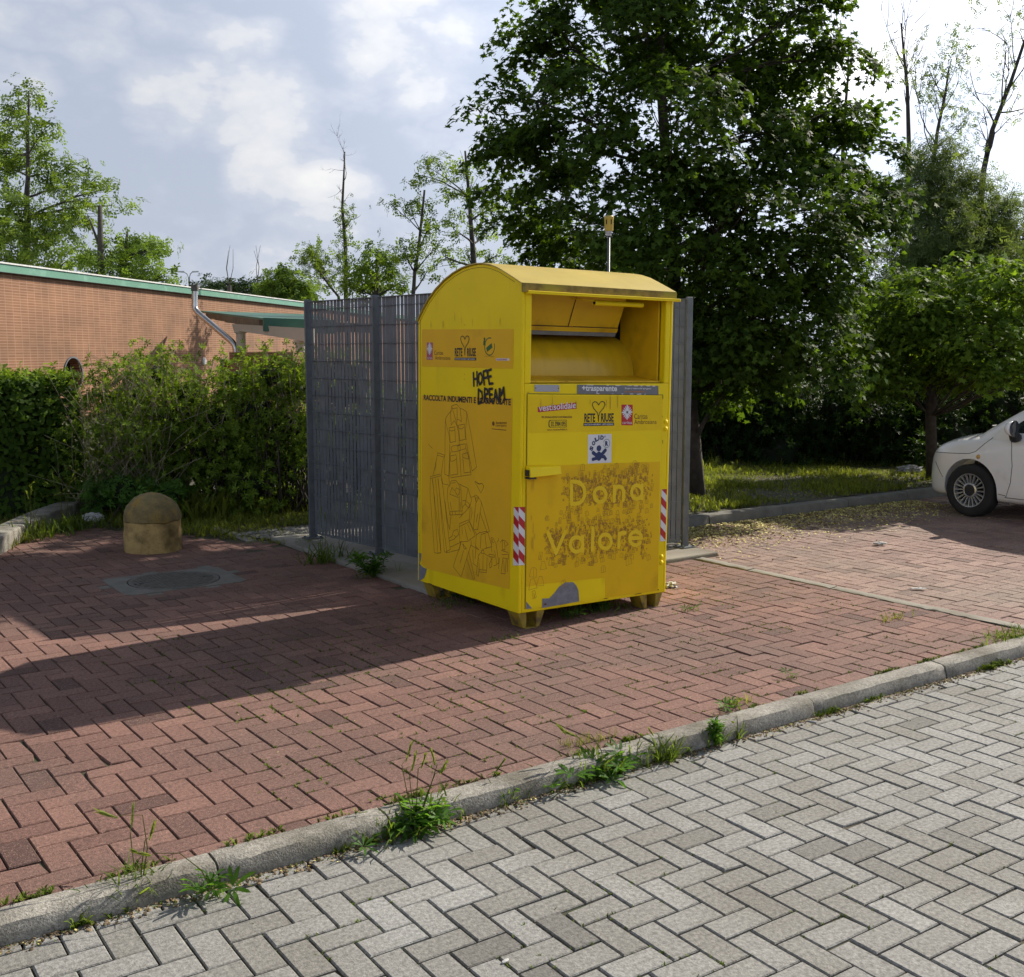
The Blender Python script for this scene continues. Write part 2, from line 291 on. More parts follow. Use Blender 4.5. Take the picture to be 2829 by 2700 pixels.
def brickmat():
    m = M('brick_wall', (.40, .20, .105), .9); nt = m.node_tree; b = nt.nodes['Principled BSDF']
    tcn = nt.nodes.new('ShaderNodeTexCoord'); sp = nt.nodes.new('ShaderNodeSeparateXYZ'); cb = nt.nodes.new('ShaderNodeCombineXYZ'); br = nt.nodes.new('ShaderNodeTexBrick')
    K = nt.links.new; K(tcn.outputs['Object'], sp.inputs[0]); K(sp.outputs['X'], cb.inputs['X']); K(sp.outputs['Z'], cb.inputs['Y']); K(cb.outputs[0], br.inputs['Vector'])
    br.offset = 0; br.offset_frequency = 1; br.inputs['Scale'].default_value = 1; br.inputs['Brick Width'].default_value = .30; br.inputs['Row Height'].default_value = .0665
    br.inputs['Mortar Size'].default_value = .010; br.inputs['Mortar Smooth'].default_value = .2; br.inputs['Bias'].default_value = 0
    br.inputs['Color1'].default_value = (.195, .090, .043, 1); br.inputs['Color2'].default_value = (.24, .117, .058, 1); br.inputs['Mortar'].default_value = (.33, .205, .135, 1)
    nz = nt.nodes.new('ShaderNodeTexNoise'); nz.inputs['Scale'].default_value = .9; nz.inputs['Detail'].default_value = 6; K(tcn.outputs['Object'], nz.inputs['Vector'])
    rp = nt.nodes.new('ShaderNodeValToRGB'); rp.color_ramp.elements[0].position = .3; rp.color_ramp.elements[1].position = .7
    rp.color_ramp.elements[0].color = (.68, .68, .70, 1); rp.color_ramp.elements[1].color = (1.12, 1.1, 1.08, 1); K(nz.outputs['Fac'], rp.inputs['Fac'])
    mm = nt.nodes.new('ShaderNodeMix'); mm.data_type = 'RGBA'; mm.blend_type = 'MULTIPLY'; mm.inputs['Factor'].default_value = 1
    K(br.outputs['Color'], mm.inputs['A']); K(rp.outputs['Color'], mm.inputs['B']); K(mm.outputs['Result'], b.inputs['Base Color'])
    return m
MT['brick'] = brickmat()
# ------------------------------------------------------------------ leaf templates
def poly_leaf(pts, fold=.18): return ([(x, y, fold * abs(x) * 1.0 - .12 * y * y) for x, y in pts], [tuple(range(len(pts)))])
def polar(l): return [(r * math.cos(rad(a)), r * math.sin(rad(a))) for a, r in l]
MAPLE = poly_leaf(polar([(-90, .22), (-35, .38), (-18, .72), (8, .46), (32, .95), (50, .46), (66, .55), (90, 1.05), (114, .55), (130, .46), (148, .95), (172, .46), (198, .72), (215, .38)]), -.22)
OVAL = poly_leaf([(0, -.5), (.26, -.2), (.3, .1), (.16, .4), (0, .6), (-.16, .4), (-.3, .1), (-.26, -.2)], .3)
def sprig(n, lw, ll, spread, rach=1.0, tip=True):
    V = []; Fc = []
    for i in range(n):
        if tip and i == n - 1: a, y = 90, rach
        else: a, y = (90 - spread if i % 2 else 90 + spread) + random.uniform(-12, 12), rach * (i // 2 + .4) / (n / 2)
        d = Vector((math.cos(rad(a)), math.sin(rad(a)), 0)); p = Vector((0, y - rach * .5, random.uniform(-.1, .1))); q = Vector((-d.y, d.x, 0)); b = len(V); z = random.uniform(-.25, .25) * ll
        V += [p, p + d * ll * .5 + q * lw + Vector((0, 0, z * .6 + .04)), p + d * ll + Vector((0, 0, z)), p + d * ll * .5 - q * lw + Vector((0, 0, z * .6 + .04))]
        Fc.append((b, b + 1, b + 2, b + 3))
    return ([tuple(v) for v in V], Fc)
PINN = sprig(11, .10, .38, 70)
LANCE = sprig(9, .085, .62, 48, .7)
WILLOW = sprig(9, .06, .5, 40)
def rosette(n, lw, ll, rise):
    V = []; Fc = []
    for i in range(n):
        a = 2 * math.pi * i / n + random.uniform(-.25, .25); d = Vector((math.cos(a), math.sin(a), 0)); q = Vector((-d.y, d.x, 0)); l = ll * random.uniform(.7, 1.1); b = len(V); u = Vector((0, 0, 1)); r = rise * random.uniform(.6, 1.3)
        V += [d * .03, d * l * .45 + q * lw + u * r * l * .55, d * l * .8 + q * lw * .8 + u * r * l * .7, d * l + u * r * l * .55, d * l * .8 - q * lw * .8 + u * r * l * .7, d * l * .45 - q * lw + u * r * l * .55]
        Fc.append(tuple(range(b, b + 6)))
    return ([tuple(v) for v in V], Fc)
SHOOT = rosette(8, .11, .9, .75)
def blades(n, h, w, lean):
    V = []; Fc = []
    for i in range(n):
        a = random.uniform(0, 6.28); d = Vector((math.cos(a), math.sin(a), 0)); q = Vector((-d.y, d.x, 0)); hh = h * random.uniform(.5, 1.1); l = lean * random.uniform(.3, 1.2); o = d * random.uniform(0, .12); b = len(V); u = Vector((0, 0, 1))
        pts = [(0, 0, w), (.35, .12, w * .9), (.75, .5, w * .6), (1.0 - .25 * l, 1.0, .0)]
        for hz, lx, ww in pts[:3]:
            p = o + u * hz * hh + d * lx * l * hh; V += [p - q * ww, p + q * ww]
        V.append(o + u * pts[3][0] * hh + d * pts[3][1] * l * hh)
        Fc += [(b, b+1, b+3, b+2), (b+2, b+3, b+5, b+4), (b+4, b+5, b+6)]
    return ([tuple(v) for v in V], Fc)
TUFT = blades(9, 1.0, .035, .7)
def inball(n, shell=.55):
    d = nrm(RNG.normal(size=(n, 3))); r = (shell ** 3 + (1 - shell ** 3) * RNG.random(n)) ** (1 / 3); return d * r[:, None]
def blob_points(blobs, per_m2, cl_r, n_leaf, shell=.45, up=.7):
    """clusters through every ellipsoid blob (centre, radii) -> leaf points and normals, cluster centres"""
    Ps, Ns, Cs = [], [], []
    for e in blobs:
        c, r = e[:2]; r = np.broadcast_to(np.asarray(r, float), (3,)); n = max(3, int((e[2] if len(e) > 2 else 1) * per_m2 * (r[0] * r[1] + r[1] * r[2] + r[0] * r[2]) / 3 * 4))
        d = inball(n, shell); C = np.asarray(c) + d * r
        k = RNG.integers(int(n_leaf * .6), int(n_leaf * 1.4) + 1, n)
        ci = np.repeat(np.arange(n), k); off = RNG.normal(size=(len(ci), 3)) * cl_r * np.array([1.15, 1.15, .45])
        Ps.append(C[ci] + off); out_ = nrm(d[ci] * .8 + nrm(off) * .5)
        Ns.append(nrm(out_ + np.array([0, 0, up]) + RNG.normal(size=off.shape) * .55)); Cs.append(C)
    return np.concatenate(Ps), np.concatenate(Ns), np.concatenate(Cs)
def spray_points(blobs, per_m2, r_sp, n_leaf, droop=.35):
    """flat leafy sprays set round every blob: leaf points, normals, and the spray centres with their blob number"""
    Ps, Ns, Cs = [], [], []
    for k, e in enumerate(blobs):
        c, r = np.asarray(e[0]), np.broadcast_to(np.asarray(e[1], float), (3,)); n = max(4, int((e[2] if len(e) > 2 else 1) * per_m2 * r[0] * r[1] * 4)); d = inball(n, .35); C = c + d * r
        for i in range(n):
            m = int(n_leaf * RNG.uniform(.6, 1.4)); rs = r_sp * RNG.uniform(.6, 1.3); o = nrm(d[i] * np.array([1, 1, .25]) + RNG.normal(size=3) * .1); up = nrm(np.array([0, 0, 1]) + o * .6 + RNG.normal(size=3) * .18); t1 = nrm(np.cross(up, RNG.normal(size=3))); t2 = np.cross(up, t1)
            a = RNG.random(m) * 2 * np.pi; q = rs * np.sqrt(RNG.random(m)); P = C[i] + np.outer(q * np.cos(a), t1) + np.outer(q * np.sin(a), t2) + np.outer(RNG.normal(size=m) * .035 - droop * q * q / rs, up)
            Ps.append(P); Ns.append(nrm(up + (P - C[i]) / rs * .35 + RNG.normal(size=(m, 3)) * .38)); Cs.append((k, C[i]))
    return np.concatenate(Ps), np.concatenate(Ns), Cs
def limb(mb, a, b, r0, r1, bend=.12, n=6, seg=6):
    a = Vector(a); b = Vector(b); l = (b - a).length; w = Vector([random.uniform(-1, 1) for _ in range(3)]) * bend * l; pts = []
    for i in range(n + 1):
        t = i / n; pts.append(a.lerp(b, t) + w * math.sin(math.pi * t) * .5 + Vector([random.uniform(-1, 1) for _ in range(3)]) * bend * l * .08 * (0 < i < n))
    mb.tube(pts, [r0 + (r1 - r0) * i / n for i in range(n + 1)], seg); return pts
def tree(name, label, cat, base, trunk_pts, r0, blobs, mats, templ, size, per_m2, cl_r, n_leaf, shell=.45, up=.7, group=None, twigs=14, r_top=.03, sub=3, spray=None, limb_r=1.0):
    t = thing(name, base, label, cat, group); base = np.asarray(base, float)
    mb = MB(); tp = [Vector(np.asarray(p) - base) for p in trunk_pts]
    rs = [r0 + (r_top - r0) * i / (len(tp) - 1) for i in range(len(tp))]; mb.tube(tp, rs, 9)
    if blobs:
        if spray: P, N, C = spray_points(blobs, per_m2, spray, n_leaf)
        else: P, N, C = blob_points(blobs, per_m2, cl_r, n_leaf, shell, up)
        for bi, e in enumerate(blobs):
            c, r = e[:2]; c = Vector(np.asarray(c) - base); k = min(range(len(tp)), key=lambda i: (tp[i] - c).length + (3 if tp[i].z > c.z - .2 else 0) * .5)
            k = max(0, k - 1) if tp[k].z > c.z else k
            pts = limb(mb, tp[k], c, rs[k] * .5 * limb_r, max(.006, rs[k] * .14 * limb_r))
            rr = float(np.mean(r))
            if spray:
                for kk, sc in C:
                    if kk == bi: limb(mb, pts[random.randint(3, len(pts) - 1)], Vector(sc - base), max(.005, rs[k] * .10), .003, n=4, seg=4)
                continue
            for _ in range(sub):
                s = pts[random.randint(2, len(pts) - 1)]; e = c + Vector(inball(1, .6)[0]) * rr
                limb(mb, s, e, max(.006, rs[k] * .16), .004, n=4, seg=5)
        scatter('crown', P, N, RNG.uniform(.75, 1.25, len(P)) * size, templ, mats[0], t, base)
    mb.build('trunk', mats[1], t, smooth=True)
    return t
# ------------------------------------------------------------------ the ground, road, pavements, kerbs
def sheet(name, x0, x1, y0, y1, z, mat, cut=40, amp=0):
    bm = bmesh.new(); bmesh.ops.create_grid(bm, x_segments=cut, y_segments=cut, size=.5)
    for v in bm.verts:
        v.co.x = x0 + (v.co.x + .5) * (x1 - x0); v.co.y = y0 + (v.co.y + .5) * (y1 - y0); v.co.z = z + (random.uniform(-amp, amp) if amp else 0)
    me = bpy.data.meshes.new(name); bm.to_mesh(me); bm.free(); me.materials.append(mat); o = bpy.data.objects.new(name, me); COL.objects.link(o); return o
tag(sheet('ground', -400, 600, -300, 700, -.06, MT['earth']), kind='structure')
def pavers(name, m, ang, off, zt, region, mat, joint=.0042, jitter=.0011):
    """herringbone blocks, two by one, each with a chamfered top of its own height"""
    ca, sa = math.cos(ang), math.sin(ang); V = []; idx = []; cnt = []; rn = []
    x0, x1, y0, y1 = region[:4]; R = int(max(x1 - x0, y1 - y0) / m) + 30
    cx, cy = (x0 + x1) / 2 - off[0], (y0 + y1) / 2 - off[1]
    ui = round((ca * cx + sa * cy) / m); vi = round((sa * cx - ca * cy) / m)
    for a in range(ui - R, ui + R):
        for b in range(vi - R, vi + R):
            c = (b - a) % 4
            if c == 0: w, h = 2, 1
            elif c == 1: w, h = 1, 2
            else: continue
            px, py = off[0] + m * (ca * (a + w / 2) + sa * (b + h / 2)), off[1] + m * (sa * (a + w / 2) - ca * (b + h / 2))
            if not (x0 - .11 < px < x1 + .11 and y0 - .11 < py < y1 + .11): continue
            if len(region) > 4 and region[4](px, py): continue
            g = joint / 2 + random.uniform(0, .0012); ch = .0032; dz = random.gauss(0, jitter) - (random.uniform(.002, .004) if random.random() < .025 else 0); chip = random.randint(0, 3) if random.random() < .07 else -1; cd_ = random.uniform(.005, .014); tx = random.gauss(0, .004); ty = random.gauss(0, .004)
            base = len(V)
            for k, (ins, z) in enumerate(((g, -.03), (g, -.0035), (g + ch, 0))):
                for qi, (qx, qy) in enumerate(((0, 0), (w, 0), (w, h), (0, h))):
                    ins = (g, g, g + ch)[k] + (cd_ if qi == chip and k > 0 else 0); u = qx * m + (ins if qx == 0 else -ins); v = qy * m + (ins if qy == 0 else -ins)
                    X = off[0] + ca * (a * m + u) + sa * (b * m + v); Y = off[1] + sa * (a * m + u) - ca * (b * m + v)
                    X += random.uniform(-.0008, .0008); Y += random.uniform(-.0008, .0008)
                    X = min(max(X, x0), x1); Y = min(max(Y, y0), y1)
                    V.append((X, Y, zt + z + dz + (u - w * m / 2) * tx + (v - h * m / 2) * ty))
            r = random.random() if random.random() > .06 else -1.2 * random.random()
            rn += [r] * 12
            for l in (0, 4):
                for k in range(4):
                    k2 = (k + 1) % 4; idx += [base + l + k, base + l + k2, base + l + 4 + k2, base + l + 4 + k]; cnt.append(4)
            idx += [base + 8, base + 9, base + 10, base + 11]; cnt.append(4)
    o = fast_mesh(name, np.array(V), np.array(idx), np.array(cnt), mat, None, np.array(rn))
    bm = bmesh.new(); bm.from_mesh(o.data); bmesh.ops.recalc_face_normals(bm, faces=bm.faces); bm.to_mesh(o.data); bm.free(); o.data.shade_flat()
    return tag(o, kind='structure')
MT['dirty_shaded_concrete'] = M('dirty_shaded_concrete', (.155, .15, .13), .92, var=.25, vscale=8, bump=.8, bscale=120, speck=(140, .6, (.06, .06, .05)))  # dirt on the manhole frame, painted tree shade on the far kerb
KY = 3.28                                   # back edge of the kerb
mh = (1.98, 2.82, 7.23, 7.87)               # manhole frame
pavers('road', .09682, rad(-.56), (2.662, 2.4364), 0, (-3.5, 11, -1.2, KY - .1), MT['grey_paver'], joint=.0052)
slab_x = (3.62, 6.22, 6.05, 8.75)
def cut_main(x, y):
    return (mh[0] < x < mh[1] and mh[2] < y < mh[3]) or (slab_x[0] < x and slab_x[2] < y) or (y > 8.3 and x > 3.6 - (y - 8.37) * .55) or y > 10.5 + .25 * math.sin(x * 2)
pavers('pavement', .09996, rad(1.03), (.7597, 4.4349), PV, (-5, 5.93, KY, 10.9, cut_main), MT['red_paver'], joint=.0036)
pavers('parking', .09996, rad(1.4), (6.2, 4.43), PV - .006, (6.035, 17, KY, 7.2), MT['park_paver'])
tag(sheet('road_bed', -60, 60, -40, KY - .1, -.0085, MT['soil']), kind='structure')
tag(sheet('pavement_bed', -60, 5.93, KY - .02, 13, PV - .0085, MT['soil']), kind='structure')
tag(sheet('parking_bed', 6.03, 60, KY - .02, 7.24, PV - .018, MT['soil']), kind='structure')
def kerb(name, joints, y0, y1, zb, zt, mat, rnd=.027, along='x'):
    bm_all = bmesh.new()
    for a, b in zip(joints[:-1], joints[1:]):
        bm = bmesh.new(); n = max(2, int((b - a) / .05)); prof = [(y0, zb), (y0 - .004, zb + (zt - zb) * .45), (y0 + .004, zt - rnd), (y0 + rnd * .35, zt - rnd * .35), (y0 + rnd * 1.1, zt), ((y0 + y1) / 2, zt + .002), (y1, zt), (y1, zb)]
        oy, oz = random.uniform(-.004, .004), random.uniform(-.004, .004); vs = []
        for i in range(n + 1):
            x = a + .004 + (b - a - .008) * i / n; ring = []
            e = .006 if i in (0, n) else 0
            for j, (y, z) in enumerate(prof):
                q = random.uniform(-.0022, .0022) if 0 < j < 6 else 0
                p = (x, y + oy + q + (e if j in (1, 2, 3) else 0), z + oz * (j > 0) + q - (e if 2 <= j <= 5 else 0)); ring.append(bm.verts.new(p if along == 'x' else (p[1], p[0], p[2])))
            vs.append(ring)
        for i in range(n):
            for j in range(len(prof) - 1): bm.faces.new((vs[i][j], vs[i + 1][j], vs[i + 1][j + 1], vs[i][j + 1]))
        bm.faces.new(vs[0]); bm.faces.new(vs[-1][::-1])
        me = bpy.data.meshes.new('tmp'); bm.to_mesh(me); bm.free(); bm_all.from_mesh(me); bpy.data.meshes.remove(me)
    bmesh.ops.recalc_face_normals(bm_all, faces=bm_all.faces)
    me = bpy.data.meshes.new(name); bm_all.to_mesh(me); bm_all.free(); me.materials.append(mat); me.shade_smooth(); me.set_sharp_from_angle(angle=rad(45)); o = bpy.data.objects.new(name, me); COL.objects.link(o)
    return tag(o, kind='structure')
kj = [-4.9, -3.9, -2.9, -1.9, -.9, .12, 1.118, 1.724, 2.95, 3.92, 4.93, 5.95, 6.95, 7.95, 8.95, 9.95, 10.95, 12]
kerb('kerb', kj, KY - .098, KY, -.03, PV + .006, MT['concrete'])
kerb('kerb', [KY + .003, 4.0, 4.75, 5.5, 6.04], 5.945, 6.03, -.02, PV + .004, MT['slab'], .006, 'y')
kerb('kerb', [6.13, 7.3, 8.3, 9.3, 10.3, 11.3, 12.3, 13.3, 14.3, 15.3, 17], 7.22, 7.34, -.02, PV + .088, MT['dirty_shaded_concrete'])  # darker concrete here stands in for tree shade on the far kerb
kerb('kerb', [8.8, 9.8, 10.75], 3.42, 3.52, -.02, PV + .004, MT['slab'], .006, 'y')
sl = MB(); sl.box((slab_x[0], slab_x[2], -.02), (slab_x[1], slab_x[3], PV + .028)); o = sl.build('pavement', MT['slab'], bevel=.012); tag(o, kind='structure')
# verge behind the far kerb and the grass patch by the enclosure
def lumpy(name, x0, x1, y0, y1, z, amp, mat):
    bm = bmesh.new(); bmesh.ops.create_grid(bm, x_segments=60, y_segments=30, size=.5)
    for v in bm.verts:
        X = x0 + (v.co.x + .5) * (x1 - x0); Y = y0 + (v.co.y + .5) * (y1 - y0); v.co = (X, Y, z + amp * (math.sin(X * 2.1 + Y) + math.sin(Y * 2.7 - X * .8) + .5 * math.sin(X * 5 + Y * 4)) * .4)
    me = bpy.data.meshes.new(name); bm.to_mesh(me); bm.free(); me.materials.append(mat); me.shade_smooth(); o = bpy.data.objects.new(name, me); COL.objects.link(o); return tag(o, kind='structure')
lumpy('ground', 6.12, 40, 7.34, 22, PV + .085, .02, MT['soil'])
lumpy('ground', 3.58, 6.12, 8.76, 14, PV + .004, .006, MT['soil']); lumpy('ground', -12, 3.62, 8.3, 16, PV - .006, .003, MT['soil'])
def in_left_patch(x, y): return x > 3.66 - (y - 8.37) * .55 + random.gauss(0, .05) and (y > 9.3 or x < 3.9) and x < 6
# grass
def grass(name, n, box, cond, h, mat, label=None, z=PV):
    P = np.c_[RNG.uniform(box[0], box[1], n), RNG.uniform(box[2], box[3], n), np.full(n, z)]
    P = P[[bool(cond(x, y)) for x, y, _ in P]]
    hh = h * RNG.uniform(.4, 1.2, len(P)) * (1 + .5 * np.sin(P[:, 0] * 3) * np.sin(P[:, 1] * 2.3))
    o = scatter(name, P, np.c_[RNG.normal(size=(len(P), 2)) * .12, np.ones(len(P))], hh, TUFT, mat)
    return tag(o, label, 'grass', kind='stuff')
grass('grass', 26000, (6.3, 17, 7.36, 11.2), lambda x, y: True, .06, MT['grass'], 'short grass on the verge behind the far kerb', PV + .085)
grass('grass', 900, (7.2, 18, 9.6, 11.6), lambda x, y: random.random() < .9, .15, MT['grass'], 'tall grass fringe in front of the dark shrubs', PV + .085)
grass('grass', 9000, (2.0, 5.4, 8.3, 11.0), in_left_patch, .06, MT['grass'], 'short grass beside the slatted enclosure')
grass('grass', 700, (2.7, 5.2, 10.0, 11.2), in_left_patch, .20, MT['grass'], 'tall grass under the wild shrubs beside the enclosure')
grass('grass', 900, (.2, 3.2, 9.4, 11.2), lambda x, y: abs(y - (8.0 + (x - .5) * 1.45)) < .35 or y > 10.3, .09, MT['dry_grass'], 'yellowing grass along the low kerb wall')
# gravel patch
n = 900; P = np.c_[RNG.uniform(3.4, 4.3, n), RNG.uniform(8.76, 9.2, n), np.full(n, PV + .006)]; P = P[(P[:, 0] > 3.6 - (P[:, 1] - 8.7) * .3)]
tag(scatter('gravel', P, RNG.normal(size=P.shape) * .3 + [0, 0, 1], RNG.uniform(.008, .022, len(P)), ([(-1, -.6, 0), (.2, -1, 0), (1, .1, 0), (.3, 1, 0), (-.8, .6, 0), (0, 0, .8)], [(0, 1, 5), (1, 2, 5), (2, 3, 5), (3, 4, 5), (4, 0, 5)]), MT['gravel']), 'loose pale gravel beside the concrete slab', 'gravel', kind='stuff')
# moss in the joints, fallen leaves by the far kerb and debris along the kerb
def joints_moss(n, box, m, ang, off, z, s):
    P = []
    for _ in range(n):
        cxm, cym = random.uniform(box[0], box[1]), random.uniform(box[2], box[3])
        for _ in range(random.randint(4, 22)):
            x = cxm + random.gauss(0, .09); y = cym + random.gauss(0, .05); u = ((x - off[0]) * math.cos(ang) + (y - off[1]) * math.sin(ang)) / m; v = ((x - off[0]) * math.sin(ang) - (y - off[1]) * math.cos(ang)) / m
            if random.random() < .5: u = round(u)
            else: v = round(v)
            a, b = (u, v) ; P.append((off[0] + m * (math.cos(ang) * a + math.sin(ang) * b), off[1] + m * (math.sin(ang) * a - math.cos(ang) * b), z))
    P = np.array(P); return P, RNG.uniform(.3, 1, len(P)) * s
P1, S1 = joints_moss(120, (1, 7, .2, 3.1), .09682, rad(-.56), (2.662, 2.4364), -.004, .012)
P2, S2 = joints_moss(230, (1.5, 5.9, 3.35, 6), .09996, rad(1.03), (.7597, 4.4349), PV - .004, .016)
P3 = np.c_[RNG.uniform(0, 9, 900), KY - .1 - abs(RNG.normal(0, .02, 900)), np.full(900, -.003)]; S3 = RNG.uniform(.004, .014, 900)
n = 308; xx = np.repeat(RNG.uniform(-.3, 8.5, 22), 14) + RNG.normal(size=n) * .05; P5 = np.c_[xx, KY - .10 - abs(RNG.normal(0, .014, n)), np.full(n, .0)]; S5 = RNG.uniform(.012, .04, n)
P6 = np.c_[np.repeat(RNG.uniform(.3, 5.8, 26), 14) + RNG.normal(size=364) * .04, KY + .006 + abs(RNG.normal(0, .012, 364)), np.full(364, PV)]; S6 = RNG.uniform(.008, .026, 364)
P = np.concatenate([P1, P2, P3, P5, P6]); S = np.concatenate([S1, S2, S3, S5, S6])
P4 = np.c_[RNG.uniform(-.5, 9, 7000), KY - .098 - abs(RNG.normal(0, .026, 7000)), np.full(7000, .0015)]; w_ = .5 + .5 * np.sin(P4[:, 0] * 5.1) * np.sin(P4[:, 0] * 1.7 + 1); P4 = P4[RNG.random(7000) < .35 + .65 * w_]
tag(scatter('gravel', P4, RNG.normal(size=P4.shape) * .4 + [0, 0, 1], RNG.uniform(.002, .0075, len(P4)), ([(-1, -.6, 0), (.2, -1, 0), (1, .1, 0), (.3, 1, 0), (-.8, .6, 0), (0, 0, .8)], [(0, 1, 5), (1, 2, 5), (2, 3, 5), (3, 4, 5), (4, 0, 5)]), MT['debris']), 'dry soil crumbs and grit gathered along the kerb foot', 'grit', kind='stuff')
tag(scatter('moss', P, np.c_[RNG.normal(size=(len(P), 2)) * .2, np.ones(len(P))], S, blades(6, 1, .13, 1.1), MT['moss']), 'tiny moss and weeds growing in the paving joints', 'moss', kind='stuff')
n = 9000; Y = 7.2 - abs(RNG.normal(0, .42, n)); X = 6.1 + RNG.random(n) ** 1.3 * 4.2; P = np.c_[X, Y, np.full(n, PV + .002)]; P = P[P[:, 1] > 5.6]
n2 = 500; Pk = np.c_[RNG.uniform(0, 8, n2), KY - .11 - abs(RNG.normal(0, .03, n2)), np.full(n2, .003)]; n3 = 500; Pg = np.c_[RNG.uniform(6.3, 12, n3), RNG.uniform(7.4, 8.8, n3), np.full(n3, PV + .11)]
n4 = 260; Pp = np.c_[RNG.uniform(1, 5.9, n4), RNG.uniform(3.4, 7, n4), np.full(n4, PV + .003)]
P = np.concatenate([P, Pk, Pg, Pp]); S = np.concatenate([RNG.uniform(.010, .030, len(P) - n2 - n4 - n3), RNG.uniform(.004, .012, n2), RNG.uniform(.01, .025, n3), RNG.uniform(.002, .007, n4)])
tag(scatter('leaf_litter', P, np.c_[RNG.normal(size=(len(P), 2)) * .35, np.ones(len(P))], S, OVAL, MT['litter']), 'fallen yellow leaf litter along the kerbs', 'leaf litter', kind='stuff')
# low kerb wall bottom left
a0 = Vector((1.2, 8.7, 0)); a1 = Vector((2.72, 11.3, 0)); d = (a1 - a0).normalized(); nn = Vector((-d.y, d.x, 0))
mb = MB(); segs = 12; rings = []
for i in range(segs + 1):
    p = a0.lerp(a1, i / segs) - d * 1.5 * (1 - i / segs) + nn * (.05 * math.sin(i * .9)); h = PV + .13 + .01 * math.sin(i * 1.3); rings.append([p + Vector((0, 0, -.02)), p + Vector((0, 0, h)), p + nn * .2 + Vector((0, 0, h + .01)), p + nn * .2 + Vector((0, 0, -.02))])
for r0, r1 in zip(rings[:-1], rings[1:]): mb.hexa(r0, r1)
w = mb.build('low_wall', MT['concrete'], bevel=.015); tag(w, 'low curving concrete kerb wall in front of the clipped hedge', 'kerb wall')
# ------------------------------------------------------------------ manhole
t = thing('manhole', ((mh[0] + mh[1]) / 2, (mh[2] + mh[3]) / 2, PV), 'round cast iron manhole cover set in a square concrete frame', 'manhole')
hw, hd = (mh[1] - mh[0]) / 2, (mh[3] - mh[2]) / 2
bm = bmesh.new(); ro = 48; R0 = .305
def ring(r, z, sq=False):
    o_ = []
    for k in range(ro):
        a = 2 * math.pi * (k + .5) / ro; c, s = math.cos(a), math.sin(a)
        if sq: q = min(hw / max(abs(c), 1e-6), hd / max(abs(s), 1e-6)); o_.append(bm.verts.new((c * q, s * q, z)))
        else: o_.append(bm.verts.new((c * r, s * r, z)))
    return o_
hw += .13; hd += .13; q_ = [ring(0, -.03, True), ring(0, -.0045, True)]; hw -= .13; hd -= .13
rs_ = q_ + [ring(0, -.0035, True), ring(0, .002, True), ring(R0 + .008, .004), ring(R0 + .008, -.02)]
for q0, q1 in zip(rs_[:-1], rs_[1:]):
    for k in range(ro): bm.faces.new((q0[k], q0[(k + 1) % ro], q1[(k + 1) % ro], q1[k]))
bmesh.ops.recalc_face_normals(bm, faces=bm.faces)
me = bpy.data.meshes.new('frame'); bm.to_mesh(me); bm.free(); me.materials.append(MT['dirty_shaded_concrete']); o = bpy.data.objects.new('frame', me); COL.objects.link(o); o.parent = t
mb = MB(); mb.lathe([(0, .001), (R0 - .03, .001), (R0 - .028, .005), (R0, .005), (R0, -.02)], seg=48)
for i in range(-9, 10):
    for j in range(-9, 10):
        x, y = i * .028, j * .028
        if x * x + y * y < (R0 - .045) ** 2 and not (abs(y) < .02 and abs(abs(x) - .2) < .04): mb.box((x - .010, y - .010, .0), (x + .010, y + .010, .005))
for s in (-1, 1): mb.box((s * .24 - .03, -.012, .0), (s * .24 + .03, .012, .0035), 1)
mb.build('cover', [MT['iron'], MT['dark']], t)
# ------------------------------------------------------------------ bollard
bx = (2.66, 8.86)
t = thing('bollard', (*bx, PV), 'squat domed ochre concrete bollard, mossy on top, near the grass', 'bollard')
prof = [(.0, -.03), (.226, -.03), (.226, .0), (.227, .15), (.222, .165), (.220, .17), (.220, .236), (.212, .24)]
def worn(mb, a=.0035):
    mb.v = [(x * (1 + q), y * (1 + q), z + q * .3) for x, y, z in mb.v for q in [a / .2 * (math.sin(x * 31 + z * 17) * math.sin(y * 27 - z * 23) + .5 * math.sin(x * 70 + y * 55 + z * 60))]]; return mb
worn(MB().lathe(prof, seg=64)).build('base', MT['bollard'], t, smooth=True, auto=35)
dome = [(.207, .2405), (.222, .243), (.224, .262)] + [(.223 * math.cos(a), .262 + .20 * math.sin(a)) for a in [i * math.pi / 2 / 10 for i in range(1, 11)]]
worn(MB().lathe(dome, seg=64)).build('cap', MT['mossdome'], t, smooth=True, auto=50)
# ------------------------------------------------------------------ slatted steel enclosure
FX0, FX1, FY0, FY1 = 3.97, 6.12, 6.34, 8.42; FH = 1.965; FZ = PV + .028
t = thing('slatted_fence', ((FX0 + FX1) / 2, (FY0 + FY1) / 2, FZ), 'grey galvanised steel enclosure of upright slats standing on the concrete slab', 'fence'); org = Vector(t.location)
def post(x, y):
    mb = MB(); x -= org.x; y -= org.y
    mb.box((x - .03, y - .012, 0), (x + .03, y + .012, FH + .02)); mb.box((x - .006, y + .0125, 0), (x + .006, y + .035, FH + .01)); o = mb.build('post', MT['steel_post'], t, bevel=.003)
    pl = MB(); pl.box((x - .075, y - .06, 0), (x + .075, y + .06, .009))
    for sx in (-.055, .055):
        for sy in (-.042, .042): pl.lathe([(0, .022), (.010, .022), (.010, .009)], (x + sx, y + sy, 0), seg=6)
    b = pl.build('base_plate', MT['steel_post'], o)
